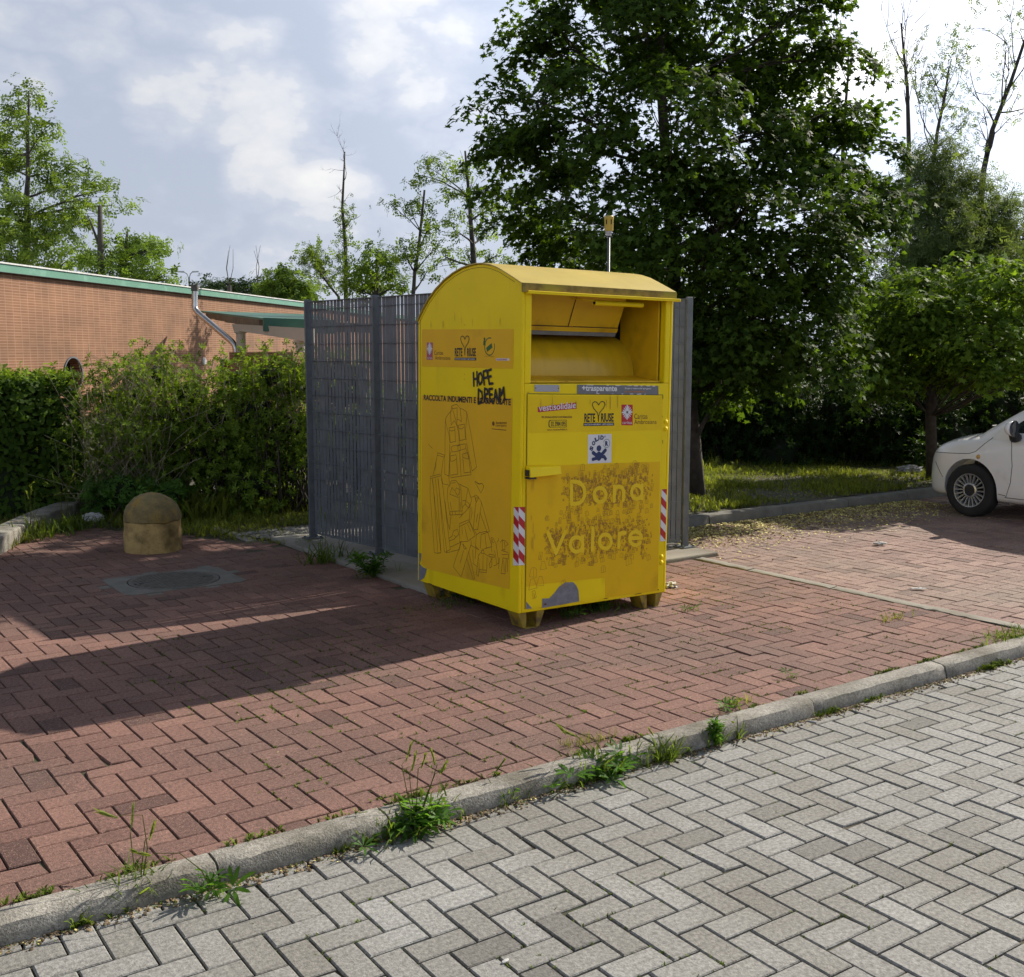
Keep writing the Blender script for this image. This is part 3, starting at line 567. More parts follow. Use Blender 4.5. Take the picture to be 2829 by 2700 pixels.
def panel(a, b, yaw_slat, n):
    """slatted panel between two posts: flat upright slats and round cross rods"""
    a = Vector((*a, 0)) - Vector((org.x, org.y, 0)); b = Vector((*b, 0)) - Vector((org.x, org.y, 0)); d = (b - a).normalized(); q = Vector((-d.y, d.x, 0)); l = (b - a).length; mb = MB()
    for i in range(n):
        p = a + d * (l * (i + .5) / n); ang = yaw_slat + random.gauss(0, .05); e = (d * math.cos(ang) + q * math.sin(ang)) * .0223; k = Vector((-e.y, e.x, 0)).normalized() * .0006
        c4 = [p - e - k, p + e - k, p + e + k, p - e + k]; mb.hexa([c + Vector((0, 0, .055)) for c in c4], [c + Vector((0, 0, FH)) for c in c4])
    for j in range(14):
        z = .10 + j * .1385; mb.tube([a + Vector((0, 0, z)) - q * .012, b + Vector((0, 0, z)) - q * .012], .0028, 6)
    for z in (.05, FH - .0):
        mb.hexa([a - q * .02 + Vector((0, 0, z)), b - q * .02 + Vector((0, 0, z)), b + q * .02 + Vector((0, 0, z)), a + q * .02 + Vector((0, 0, z))], [a - q * .02 + Vector((0, 0, z + .005)), b - q * .02 + Vector((0, 0, z + .005)), b + q * .02 + Vector((0, 0, z + .005)), a + q * .02 + Vector((0, 0, z + .005))])
    mb.build('panel', MT['steel'], t)
ps = [(3.875, 8.46), (3.99, 7.50), (4.07, 6.60), (5.1, 6.48), (6.14, 6.35), (6.14, 7.4), (6.14, FY1)]
for p in ps: post(*p)
for a, b in zip(ps[:-1], ps[1:]):
    a = Vector(a); b = Vector(b); d = (b - a).normalized() * .04; panel(a + d, b - d, -.03, max(4, int((b - a).length / .0525)))
# ------------------------------------------------------------------ vent pipe standing inside the enclosure
t = thing('vent_pipe', (5.54, 6.62, FZ), 'slim grey vent pipe with slotted yellow cap behind the yellow bin', 'vent pipe')
zc = 2.44
MB().tube([(0, 0, 0), (0, 0, zc)], .011, 10).build('pole', MT['steel_post'], t, smooth=True)
MB().lathe([(.012, zc), (.02, zc), (.02, zc + .018), (.026, zc + .02), (.026, zc + .034), (.012, zc + .036)], seg=20).build('collar', MT['plate'], t, smooth=True, auto=30)
mb = MB().lathe([(.012, zc + .034), (.031, zc + .036), (.034, zc + .045), (.036, zc + .125), (.038, zc + .13), (.038, zc + .142), (.03, zc + .150), (0, zc + .152)], seg=24)
for k in range(6):
    a = k * math.pi / 3 + .35; c, s = math.cos(a), math.sin(a); mb.hexa([(c * .0345 - s * .004, s * .0345 + c * .004, zc + .085), (c * .0372 - s * .004, s * .0372 + c * .004, zc + .085), (c * .0372 + s * .004, s * .0372 - c * .004, zc + .085), (c * .0345 + s * .004, s * .0345 - c * .004, zc + .085)], [(c * .0345 - s * .004, s * .0345 + c * .004, zc + .12), (c * .0372 - s * .004, s * .0372 + c * .004, zc + .12), (c * .0372 + s * .004, s * .0372 - c * .004, zc + .12), (c * .0345 + s * .004, s * .0345 - c * .004, zc + .12)], 1)
mb.build('cap', [MT['roof_yellow'], MT['dark']], t, smooth=True, auto=30)
# ------------------------------------------------------------------ the yellow clothes bank
BW, BD = 1.135, 1.145; TS = .014
bank = thing('clothes_bank', (3.56, 5.02, PV), 'yellow steel clothing donation bank with arched roof, stickers and graffiti', 'donation bin'); bank.rotation_euler = (0, TS, 0)
arch = [(-.006, 1.962), (.07, 1.995), (.15, 2.028), (.23, 2.06), (.31, 2.082), (.39, 2.095), (.46, 2.098), (.54, 2.094), (.62, 2.083), (.72, 2.058), (.82, 2.022), (.92, 1.972), (1.01, 1.912), (1.08, 1.850), (1.145, 1.782)]
def extr(mb, poly, x0, x1, m=0):     # (y, z) outline extruded along x
    return mb.hexa([(x0, y, z) for y, z in poly], [(x1, y, z) for y, z in poly], m)
Z0 = .098
side = [(0, Z0), (0, 1.955)] + [(y, z - .004) for y, z in arch[1:-1]] + [(BD, 1.78), (BD, Z0)]
mb = MB()
extr(mb, side, 0, .02); extr(mb, side, BW - .02, BW)
mb.box((.02, BD - .02, Z0), (BW - .02, BD, 1.76))                    # back
mb.box((.02, .02, Z0), (BW - .02, BD - .02, Z0 + .03))               # floor
mb.box((.0205, 0, Z0 + .0005), (BW - .0205, .02, 1.409))              # front sheet
mb.box((.0205, .0005, 1.4095), (.066, .08, 1.93)); mb.box((1.076, .0005, 1.4095), (BW - .0205, .05, 1.93))  # posts
body = mb.build('body', MT['yellow'], bank, bevel=.006)
mb = MB()                                                            # recess: cheeks, ledge, back
mb.box((1.062, .052, 1.40), (1.075, .41, 1.95)); mb.box((.055, .082, 1.40), (.066, .80, 1.95))
mb.hexa([(.066, .022, 1.412), (1.062, .022, 1.412), (1.062, .40, 1.452), (.066, .40, 1.452)], [(.066, .022, 1.424), (1.062, .022, 1.424), (1.062, .40, 1.464), (.066, .40, 1.464)])
mb.build('inlet_lining', MT['yellow_in'], bank, bevel=.003)
MB().box((.067, .801, 1.40), (1.075, .81, 1.95)).box((1.063, .4105, 1.40), (1.075, .80, 1.95)).build('inlet_back', MT['dark'], bank)  # near-black back and side sheets paint the unlit interior dark
MB().lathe([(0, .067), (.262, .067), (.262, 1.0605), (0, 1.0605)], (0, .53, 1.44), 'X', 72).build('drum', MT['drum'], bank, smooth=True, auto=40)
# flap above the drum
FL = [(.30, 1.700), (.20, 1.925)]; dy, dz = FL[1][0] - FL[0][0], FL[1][1] - FL[0][1]; ln = math.hypot(dy, dz); dy /= ln; dz /= ln
def flap_pt(x, t, o): return (x, FL[0][0] + dy * t - dz * o, FL[0][1] + dz * t + dy * o)
def flap_box(mb, x0, x1, t0, t1, o0, o1, m=0):
    return mb.hexa([flap_pt(x0, t0, o0), flap_pt(x1, t0, o0), flap_pt(x1, t1, o0), flap_pt(x0, t1, o0)], [flap_pt(x0, t0, o1), flap_pt(x1, t0, o1), flap_pt(x1, t1, o1), flap_pt(x0, t1, o1)], m)
mb = MB(); flap_box(mb, .07, .925, .0, ln, 0, .006); flap_box(mb, .07, .925, .022, .050, .006, .012)
for x in (.17, .535): flap_box(mb, x, x + .035 if x > .3 else x + .006, .05, ln - .01, .006, .010)
fl = mb.build('flap', MT['yellow_in'], bank, bevel=.002)
mb = MB(); flap_box(mb, .07, .92, -.004, .021, .0065, .010); mb.build('rubber_seal', MT['bare'], fl)
mb = MB()
for x in (.165, .531): flap_box(mb, x - .0005, x + .004, .05, ln - .01, .0065, .0105)
flap_box(mb, .07, .92, .0505, .0545, .0065, .0112); mb.build('seam', MT['rust'], fl)
h = MB().tube([(.56, .06, 1.880), (.935, .06, 1.880)], .0155, 14).hexa([(.50, .09, 1.893), (.565, .05, 1.885), (.565, .07, 1.885), (.50, .2, 1.905)], [(.50, .09, 1.898), (.565, .05, 1.89), (.565, .07, 1.89), (.50, .2, 1.91)]).build('handle', MT['yellow'], bank, smooth=True, auto=40)
MB().tube([(.5590, .06, 1.880), (.561, .06, 1.880)], .0115, 12).build('pipe_end', MT['dark'], h)
MB().box((.78, .27, 1.446), (.803, .29, 1.474)).build('stop_block', MT['plastic'], bank, bevel=.003)
# roof
mb = MB(); outer = [(y, z) for y, z in arch]; inner = [(y, z - .003) for y, z in arch][::-1]
extr(mb, [(y, z + .003) for y, z in outer] + inner, -.012, BW + .014)
roof = mb.build('roof', MT['roof_yellow'], bank)
MB().box((-.012, -.012, 1.914), (BW + .014, -.0065, 1.9635)).build('roof_apron', MT['mossband'], roof)
MB().box((.016, -.034, 1.905), (BW + .03, -.006, 1.9135)).box((.016, -.034, 1.9135), (BW + .03, -.029, 1.922)).build('drip_edge', MT['yellow'], roof, bevel=.002)
# seam that follows the arch on the near side, with its flange
mb = MB(); pts = [(y * .985 + .008, z - .022) for y, z in arch[1:]]
for (ya, za), (yb, zb) in zip(pts[:-1], pts[1:]): mb.hexa([(-.0012, ya, za), (-.0012, yb, zb), (-.0012, yb, zb - .0022), (-.0012, ya, za - .0022)], [(.001, ya, za), (.001, yb, zb), (.001, yb, zb - .0022), (.001, ya, za - .0022)])
mb.box((-.0012, BD - .030, Z0), (.001, BD - .0275, 1.79)); mb.build('seam', MT['rust'], bank)
# feet
def foot(x, y):
    mb = MB(); w0, w1 = .165, .105; zt, zb = Z0 - .001, .006
    for s in (-1, 1):
        xt, xb = x + s * w0 / 2 * 1.15, x + s * w1 / 2 * 1.1; k = .030
        mb.hexa([(xb - s * k * .8, y, zb), (xb, y, zb), (xb, y + .11, zb), (xb - s * k * .8, y + .11, zb)], [(xt - s * k * 1.9, y, zt), (xt, y, zt), (xt, y + .11, zt), (xt - s * k * 1.9, y + .11, zt)])
    mb.box((x - .045, y - .004, 0), (x + .045, y + .115, .0055))
    mb.build('foot', MT['foot'], bank, bevel=.002)
for p in ((.098, .01), (1.015, .0), (.098, .97), (1.015, .97)): foot(*p)
# ---- decals: points are millimetres measured on the front (x, z) and on the near side (y, z)
def fpt(X, Z, o): X /= 1000; Z /= 1000; return (X - Z * TS, -o, Z + X * TS)
def spt(Y, Z, o): return (-o, Y / 1000, Z / 1000)
def dens(P, step=0): return list(zip(P[0::2], P[1::2])) if not isinstance(P[0], (tuple, list)) else list(P)
def film(name, P, mat, pl, o, parent, mb=None):
    P = dens(P); b = mb or MB(); b.hexa([pl(x, z, o - .0005) for x, z in P], [pl(x, z, o) for x, z in P]); return b.build(name, mat, parent) if mb is None else b
def ribbon(mb, P, w, pl, o, capn=0):
    P = dens(P); w /= 2
    for (a, b), (c, d) in zip(P[:-1], P[1:]):
        l = math.hypot(c - a, d - b)
        if l < .01: continue
        ux, uz = (c - a) / l * w * .5, (d - b) / l * w * .5; px, pz = -(d - b) / l * w, (c - a) / l * w
        o += 2.2e-5
        mb.add([pl(a - ux + px, b - uz + pz, o), pl(a - ux - px, b - uz - pz, o), pl(c + ux - px, d + uz - pz, o), pl(c + ux + px, d + uz + pz, o)], [(0, 1, 2, 3)])
    if capn:
        for x, z in P: o += 2.2e-5; mb.add([pl(x + w * math.cos(2 * math.pi * k / capn), z + w * math.sin(2 * math.pi * k / capn), o) for k in range(capn)], [tuple(range(capn))])
    return mb
def lettering(name, body, quad, mat, pl, o, parent, bold=0, shear=0, wob=0):
    """text as mesh, stretched into the quad bottom-left, bottom-right, top-left, top-right (mm)"""
    c = bpy.data.curves.new('txt', 'FONT'); c.body = body; c.offset = bold; c.resolution_u = 3; ob = bpy.data.objects.new('txt', c); COL.objects.link(ob)
    dg = bpy.context.evaluated_depsgraph_get(); me = bpy.data.meshes.new_from_object(ob.evaluated_get(dg)); V = np.array([v.co[:2] for v in me.vertices]); F = [tuple(p.vertices) for p in me.polygons]
    bpy.data.objects.remove(ob); bpy.data.curves.remove(c); bpy.data.meshes.remove(me)
    V = (V - V.min(0)) / (V.max(0) - V.min(0)); (ax, az), (bx_, bz), (cx, cz), (dx_, dz_) = quad; mb = MB(); vs = []
    for u, v in V:
        u2 = u + shear * (v - .5)
        if wob: v = v + wob * math.sin(u * 17); u2 += wob * .35 * math.sin(v * 9 + u * 23)
        vs.append(pl((1 - v) * ((1 - u2) * ax + u2 * bx_) + v * ((1 - u2) * cx + u2 * dx_), (1 - v) * ((1 - u2) * az + u2 * bz) + v * ((1 - u2) * cz + u2 * dz_), o))
    mb.add(vs, F); return mb.build(name, mat, parent)
def box4(x0, x1, z0, z1, dr=0): return [(x0, z0), (x1, z0 + dr), (x0, z1), (x1, z1 + dr)]
def disc(mb, x, z, rx, rz, pl, o, n=18): return mb.add([pl(x + rx * math.cos(2 * math.pi * k / n), z + rz * math.sin(2 * math.pi * k / n), o) for k in range(n)], [tuple(range(n))])
# near side
o1, o2, o3, o4 = .0016, .0024, .0032, .0040
S_ = film('sticker', [(1092, 1728), (82, 1712), (82, 1491), (1096, 1494)], MT['orange'], spt, o1, bank)
big = film('sticker', [(1096, 1311), (84, 1327), (92, 226), (600, 206), (1040, 196), (1094, 215)], MT['orange'], spt, o1, bank)
GARM = [[722,1240,731,1257,673,1269,635,1247,618,1165,654,1179,669,1174,668,1247,722,1240,675,1158,654,1124],[668,1247,669,1161],[731,1257,737,1222,746,1212,735,1139,702,1168,675,1148,657,1111],[737,1228,783,1194,805,1172,802,1154,760,1076,749,1029],[805,1167,810,829,761,822,757,899],[635,1245,606,1242,562,1228,559,1204,572,1119,564,1057],[559,1223,517,1113,486,1018,447,903,496,876],[757,1121,693,1131,693,1112,727,1102,757,1107,757,1121],[651,1142,583,1153,583,1137,616,1121,651,1126,651,1142],[757,1105,746,1030,685,1041,693,1112],[648,1124,637,1050,572,1061,583,1134],[654,1111,640,1023],[734,1002,722,1011,655,1019,649,1023,573,1034,570,1006,638,988,710,975,728,979,734,1002],[661,1015,632,1021,629,992,653,984,661,1015],[737,975,753,948,746,819],[567,1006,544,979,507,853,736,813],[744,948,677,960,671,935,720,915,744,919,744,948],[603,970,550,982,530,952,547,943,600,951,603,970],[674,934,657,843,736,829],[600,948,586,856,513,869],[638,985,619,834],[561,1041,496,876],[752,1022,758,801,746,770],[893,957,808,947,812,935,902,941,893,957],[899,940,936,844,953,803],[827,932,851,819,830,765],[985,797,866,824,860,813,982,785,985,797],[922,892,916,869,930,842],[465,818,414,804,386,812,369,796],[1010,1004,988,993,959,978],[983,785,988,696,930,315,892,316,850,327,960,785],[956,786,946,736,888,319],[922,789,894,662,850,333],[888,796,881,758,809,339,780,339,843,590,892,792],[851,796,836,766,739,363,787,342],[836,766,752,765],[804,660,773,532,748,488,736,567],[748,767,730,794,679,802,648,784,630,752,638,724,659,711,687,735,723,754,749,709,649,699],[730,780,683,788],[691,736,669,757,630,748],[752,763,774,745,778,694,747,582,733,577],[648,784,539,767,564,691,603,683],[539,767,499,698,523,654,636,574],[564,691,516,670,534,649,572,667,564,691],[572,667,603,641],[743,603,607,621,604,599,743,580,743,603],[714,607,714,584],[682,611,682,589],[638,709,639,598],[742,663,728,615],[620,677,621,627],[623,783,603,622],[464,819,427,804,387,812,367,795,397,753,464,813],[505,716,464,728,461,737,427,728,391,699,303,536,326,526,405,634,429,530,473,523],[464,728,451,692,472,577,476,524,524,571,513,655],[391,699,405,634],[458,717,424,721,444,693,458,717],[499,657,493,624,507,577],[431,623,445,573],[633,540,534,575,521,566,633,521,633,540],[633,521,630,427,535,444,456,489,521,564],[576,530,539,451],[541,546,507,509],[605,522,601,477],[753,433,720,449,701,485,658,502,640,472,698,433,753,415,753,433],[698,460,676,451],[739,378,613,428,634,378,787,334],[620,421,642,375,704,261,611,212,501,430],[595,420,553,396,578,389,595,420],[585,380,625,293],[543,329,475,218,458,227,529,384],[473,523,439,497,405,515,332,532,329,525,392,505],[443,495,453,422,413,409],[392,505,399,422],[352,515,333,432],[319,526,277,448,379,416],[501,453,501,423,413,409],[386,409,363,413,359,393,386,391,386,409],[386,402,420,374,441,254,417,247,410,304],[359,395,287,383],[410,289,327,299,333,283,410,276,410,289],[369,386,370,292],[326,377,330,299],[416,360,410,289],[481,316,434,304],[484,399,475,317],[446,430,457,346],[286,496,277,503,261,498,232,469,203,360,222,353,248,430],[286,496,277,418],[270,493,274,477,254,473],[215,511,206,498,222,481],[307,399,251,402,248,389,300,385,307,399],[274,382,304,336,294,318,277,329,274,382],[255,337,222,349],[190,486,168,503,133,501,111,486,133,472],[168,500,168,445,140,449,146,496],[177,440,108,438],[171,416,102,430,105,400,152,400],[197,394,203,327],[159,403,178,305,137,308,127,397],[115,395,112,323],[152,386,146,321]]
mb = MB()
for P in GARM: ribbon(mb, P, 3.0, spt, o2)
mb.build('garment_drawing', MT['ink_line'], big)
lettering('lettering', 'RACCOLTA INDUMENTI E SCARPE USATE', [(1069, 1279), (98, 1284), (1069, 1316), (98, 1321)], MT['black'], spt, o2, big, bold=.035)
lettering('lettering', 'fondazione', [(246, 1170), (138, 1177), (246, 1186), (138, 1194)], MT['brown'], spt, o2, big, bold=.015)
lettering('lettering', 'cariplo', [(250, 1153), (138, 1158), (250, 1170), (138, 1174)], MT['brown'], spt, o2, big, bold=.01)
mb = disc(MB(), 273, 1172, 13, 13, spt, o2); ribbon(mb, [(290, 1141), (141, 1141)], 4, spt, o2); mb.build('logo', MT['brown'], big)
mb = film('f', [(1031, 1645), (958, 1644), (960, 1536), (1032, 1537)], 0, spt, o2, 0, MB()); lg = mb.build('logo', MT['pink'], S_)
def flame_cross(pl, cx, cz, r, rz, o, parent, sgn=1):
    mb = MB()
    for k in range(16):
        a = 2 * math.pi * k / 16; w = 5.2 if k % 4 == 0 else 3.6; r1 = 1.0 if k % 4 == 0 else .88
        ribbon(mb, [(cx + sgn * r * .2 * math.cos(a), cz + rz * .2 * math.sin(a)), (cx + sgn * r * r1 * math.cos(a), cz + rz * r1 * math.sin(a))], w * r / 40 * 1.7, pl, o)
    ribbon(mb, [(cx - r * .8, cz), (cx + r * .8, cz)], r * .3, pl, o + .0002); ribbon(mb, [(cx, cz - rz * .85), (cx, cz + rz * .85)], r * .3, pl, o + .0002)
    return mb.build('emblem', MT['white'], parent)
flame_cross(spt, 996, 1605, 33, 37, o3, S_); lettering('lettering', 'caritas', box4(1024, 966, 1541, 1555), MT['white'], spt, o3, S_)
lettering('lettering', 'Caritas', [(940, 1566), (834, 1567), (940, 1594), (834, 1594)], MT['brown'], spt, o2, S_); lettering('lettering', 'Ambrosiana', [(930, 1537), (750, 1536), (930, 1561), (750, 1560)], MT['brown'], spt, o2, S_)
def heart(pl, cx, top, w, hgt, o, lw, parent):
    mb = MB(); P = []
    for k in range(-4, 24):
        t = 2 * math.pi * (k + .0) / 22
    L_ = [(0, -.98), (-.02, -.70), (-.10, -.52), (-.38, -.30), (-.5, -.12), (-.46, .0), (-.3, .06), (-.14, .02), (0, -.12)]
    for s in (1, -1): ribbon(mb, [(cx + s * x * w, top + (z - .06) * hgt) for x, z in L_], lw, pl, o, 6)
    return mb.build('heart', MT['black'], parent)
for pl, pa, xs, rz_, barz, hc, ht in ((spt, S_, (699, 613, 560, 464), (1558, 1609), (1535, 1551), 585, 1680),):
    lettering('lettering', 'RETE', box4(xs[0], xs[1], rz_[0], rz_[1]), MT['black'], pl, o2, pa, bold=.03); lettering('lettering', 'RIUSE', box4(xs[2], xs[3], rz_[0], rz_[1]), MT['black'], pl, o2, pa, bold=.03)
    film('strip', [(701, 1535), (460, 1535), (460, 1552), (701, 1551)], MT['black'], pl, o2, pa); lettering('lettering', 'RACCOLTA INDUMENTI  USATI SOLIDALE', box4(692, 470, 1539, 1547), MT['white'], pl, o3, pa, bold=.02)
    heart(pl, hc, ht, 95, 110, o3, 5, pa)
mb = MB()
for k in range(20):
    a = .9 * math.pi + 1.7 * math.pi * k / 20; b = a + 1.7 * math.pi / 20; ribbon(mb, [(320 + 52 * math.cos(a), 1616 + 50 * math.sin(a)), (320 + 52 * math.cos(b), 1616 + 50 * math.sin(b))], 6, spt, o2)
film('g', [(355, 1608), (300, 1636), (290, 1610), (345, 1585)], 0, spt, o2 + .0003, 0, mb); film('g', [(362, 1622), (385, 1624), (384, 1650), (366, 1652)], 0, spt, o2 + .0006, 0, mb); disc(mb, 374, 1660, 8, 9, spt, o2 + .0004); mb.build('logo', MT['green_ink'], S_)
lettering('lettering', 'CITTA SOLIDALE', box4(372, 270, 1556, 1561), MT['brown'], spt, o2, S_); film('strip', [(252, 1536), (120, 1536), (120, 1548), (252, 1549)], MT['white'], spt, o2, S_); lettering('lettering', 'INSIEME', box4(246, 140, 1538, 1546), MT['pink'], spt, o3, S_, bold=.02)
# graffiti, brushed by hand
HP = [[(484, 1385), (489, 1462)], [(446, 1388), (452, 1468)], [(486, 1425), (447, 1428)], [(420, 1395), (436, 1420), (430, 1455), (408, 1462), (392, 1440), (398, 1408), (420, 1395)], [(372, 1395), (382, 1470), (350, 1478), (335, 1455), (345, 1436), (377, 1432)], [(300, 1484), (338, 1476), (318, 1400), (283, 1404)], [(329, 1440), (300, 1445)],
      [(433, 1292), (432, 1366)], [(432, 1366), (396, 1350), (388, 1315), (404, 1288), (433, 1282)], [(368, 1295), (366, 1372), (338, 1368), (332, 1345), (366, 1332), (330, 1295)], [(285, 1374), (318, 1370), (308, 1300), (272, 1300)], [(312, 1338), (288, 1340)], [(266, 1300), (252, 1368), (222, 1305)], [(258, 1328), (235, 1328)], [(214, 1300), (212, 1374), (190, 1340), (170, 1384), (158, 1310)], [(205, 1300), (203, 1372)]]
mb = MB()
for k, P in enumerate(HP): ribbon(mb, P, 15, spt, o3 + .00015 * k, 7)
mb.build('graffiti', MT['black'], bank)
for P in ([(1127, 285), (1096, 283), (1104, 240), (1122, 206)], [(1128, 215), (1096, 204), (1072, 196), (1026, 194), (1040, 160), (1060, 128), (1100, 108), (1128, 100)]): film('bare_patch', P, MT['bare'], spt, o2, bank)
# front
door = film('door', [(60, 1349), (1079, 1321), (1072, 104), (48, 122)], MT['yellow'], fpt, .0055, bank)
mb = MB(); ribbon(mb, [(57, 1352), (1082, 1323), (1074, 101)], 3.2, fpt, .0011); ribbon(mb, [(57, 1352), (45, 122)], 3.2, fpt, .0011); mb.build('door_gap', MT['seam'], bank)
f1, f2, f3, f4 = .0064, .0072, .0080, .0088
area = film('sticker', [(50, 950), (268, 937), (1066, 914), (1066, 102), (640, 112), (633, 235), (157, 254), (52, 250)], MT['orange_front'], fpt, f1, door)
up_ = film('sticker', [(66, 1340), (1076, 1314), (1074, 1108), (66, 1132)], MT['upper_film'], fpt, f1, door)
GL = [[372,835,373,705],[372,835,404,832,410,831,425,827,439,820,451,810,461,798,468,785,471,770,471,755,468,741,461,729,452,718,440,710,426,705,411,703,405,703,373,705],[633,739,630,752,623,765,612,775,598,782,583,784,569,782,556,775,547,765,543,752,543,738,548,725,557,713,570,705,584,700,599,700,613,705,624,713,631,725,633,739],[699,786,698,697],[699,755,699,760,704,770,714,778,727,781,741,780,754,775,765,766,770,755,772,750,770,696],[921,734,918,748,911,761,900,771,887,777,873,779,860,777,848,770,840,760,835,747,835,734,840,721,849,709,861,701,875,696,889,696,902,701,912,709,918,721,921,734],[920,778,920,694],[204,549,262,424,327,544],[460,456,457,471,450,484,438,495,424,502,408,504,394,502,381,496,371,486,367,473,367,459,372,445,381,432,394,423,409,418,425,418,439,422,450,431,457,442,460,456],[458,503,459,417],[536,546,533,416],[678,452,675,466,668,480,657,490,643,497,628,500,613,498,601,491,592,481,587,468,587,454,592,441,601,429,614,420,629,415,644,414,658,419,669,427,676,439,678,452],[741,496,738,412],[741,469,742,482,749,490,758,496,770,497,782,496,788,494],[824,456,920,452,916,468,906,480,893,488,878,493,863,494,848,491,837,484,828,474,824,461,826,448,831,435,841,424,855,415,870,411,885,410,900,414,911,421]]
mb = MB()
for k, P in enumerate(GL): ribbon(mb, P, 24, fpt, f3, 12)
mb.build('lettering', MT['letter'], area)
mb = MB(); rr = random.Random(9)
def mini(x, z, s):
    kind = rr.random(); a = rr.uniform(-.3, .3)
    sh = [(-.5, -.5), (-.42, .3), (-.2, .5), (.2, .5), (.42, .3), (.5, -.5), (-.5, -.5)] if kind < .5 else ([(-.25, .5), (.25, .5), (.3, -.5), (.02, -.5), (0, .2), (-.05, -.5), (-.3, -.5), (-.25, .5)] if kind < .8 else [(-.2, .5), (.2, .5), (.5, -.4), (-.5, -.4), (-.2, .5)])
    P = [(x + s * (u * math.cos(a) - v * math.sin(a)), z + s * 1.1 * (u * math.sin(a) + v * math.cos(a))) for u, v in sh]; ribbon(mb, P, 1.9, fpt, f2 + rr.uniform(0, .0004))
    if kind < .5: ribbon(mb, [(x, z + s * .45), (x + s * .03, z - s * .5)], 1.5, fpt, f2)
for (xa, za), (xb, zb), hh, cnt in (((330, 775), (955, 765), 88, 520), ((195, 490), (960, 470), 92, 620)):
    for _ in range(cnt):
        t = rr.random(); e = rr.gauss(0, .55); x = xa + (xb - xa) * t + rr.uniform(-45, 55); z = za + (zb - za) * t + hh * max(-1.6, min(1.6, e * 1.25)); s = rr.uniform(9, 18) if abs(e) < .8 else rr.uniform(16, 34); mini(x, z, s)
    for _ in range(cnt // 2):
        t = rr.random(); x = xa + (xb - xa) * t + rr.uniform(-20, 30); z = za + (zb - za) * t + hh * rr.uniform(-1.0, 1.0); s = rr.uniform(4, 10); film('m', [(x - s * .5, z - s * .6), (x + s * .4, z - s * .5), (x + s * .5, z + s * .4), (x - s * .3, z + s * .6)], 0, fpt, f2 + rr.uniform(0, .0003), 0, mb)
for x, z, s in ((100, 330, 50), (95, 260, 60), (150, 270, 55), (105, 200, 40), (230, 380, 40), (320, 240, 34), (620, 290, 36), (820, 320, 46), (350, 670, 40), (960, 880, 44), (860, 905, 46), (1000, 760, 40), (150, 420, 40), (170, 360, 46)): mini(x, z, s)
mb.build('garment_drawing', MT['ink_soft'], area)
film('bare_patch', [(163, 112), (164, 168), (215, 163), (250, 188), (285, 222), (331, 243), (390, 238), (415, 214), (430, 186), (438, 116)], MT['bare'], fpt, f2, door)
film('bare_patch', [(50, 122), (50, 166), (72, 140), (92, 120)], MT['bare'], fpt, f2, door)
for X, Z in ((1094, 313), (1094, 276), (1112, 1156), (1112, 1113)):
    p = fpt(X, Z, 0); MB().lathe([(.015, .0), (.0145, -.006), (.009, -.012), (0, -.014)], p, 'Y', 16).build('hinge_knob', MT['yellow'], bank, smooth=True)
mb = MB(); a = fpt(44, 886, 0); b = fpt(268, 893, 0)
mb.hexa([(a[0], -.006, a[2]), (b[0], -.006, a[2] + .004), (b[0], -.050, a[2] + .006), (a[0], -.060, a[2] - .002)], [(a[0], -.006, a[2] + .058), (b[0], -.006, a[2] + .056), (b[0], -.040, a[2] + .052), (a[0], -.048, a[2] + .054)])
hn = mb.build('lock_cover', MT['yellow'], door, bevel=.004)
MB().box((a[0] - .004, -.05, a[2] - .012), (a[0] + .045, -.007, a[2] - .003)).box((a[0] - .006, -.045, a[2] + .004), (a[0] - .001, -.01, a[2] + .04)).build('lock', MT['plastic'], hn)
pz = film('number_plate', [(109, 1402), (282, 1397), (283, 1359), (109, 1363)], MT['plate'], fpt, .003, bank)
for x, z in ((116, 1382), (276, 1378)): disc(MB(), x, z, 3.5, 3.5, fpt, .0034, 8).build('screw', MT['dark'], pz)
st = film('sticker', [(413, 1397), (1046, 1379), (1048, 1325), (414, 1345)], MT['greyfilm'], fpt, .0022, bank)
lettering('lettering', '+trasparente', [(448, 1350), (715, 1342), (448, 1391), (715, 1383)], MT['white'], fpt, .0035, st, bold=.03)
lettering('lettering', 'Scopri il valore del tuo gesto', [(776, 1362), (986, 1356), (776, 1375), (986, 1369)], MT['white'], fpt, .003, st, bold=.015); lettering('lettering', 'su www.donavalore.it', [(776, 1345), (933, 1341), (776, 1356), (933, 1352)], MT['orange_ink'], fpt, .003, st, bold=.01)
mb = MB()
for k in range(26):
    x = 420 + rr.random() ** .7 * 620; up = rr.random() < .6; z = (1397 - (x - 413) * .0285) if up else (1345 - (x - 413) * .0315); w = rr.uniform(8, 45); hgt = rr.uniform(2, 5) * (-1 if up else 1); film('m', [(x - w / 2, z), (x + w / 2, z), (x + w * .3, z + hgt), (x - w * .35, z + hgt * .8)], 0, fpt, .0028 + k * .00002, 0, mb)
mb.build('torn_edge', MT['white'], st)
vb = film('logo', [(127, 1276), (406, 1294), (408, 1259), (129, 1246)], MT['redfilm'], fpt, f2, up_); lettering('lettering', 'vestisolidale', [(134, 1251), (402, 1262), (134, 1288), (402, 1300)], MT['white'], fpt, f3, vb, bold=.015)
lettering('lettering', 'PER SEGNALAZIONI E INFORMAZIONI:', [(155, 1212), (375, 1205), (155, 1224), (375, 1217)], MT['brown'], fpt, f2, up_, bold=.02)
lettering('lettering', '02 39841095', [(222, 1163), (328, 1160), (222, 1191), (328, 1188)], MT['black'], fpt, f2, up_, bold=.015)
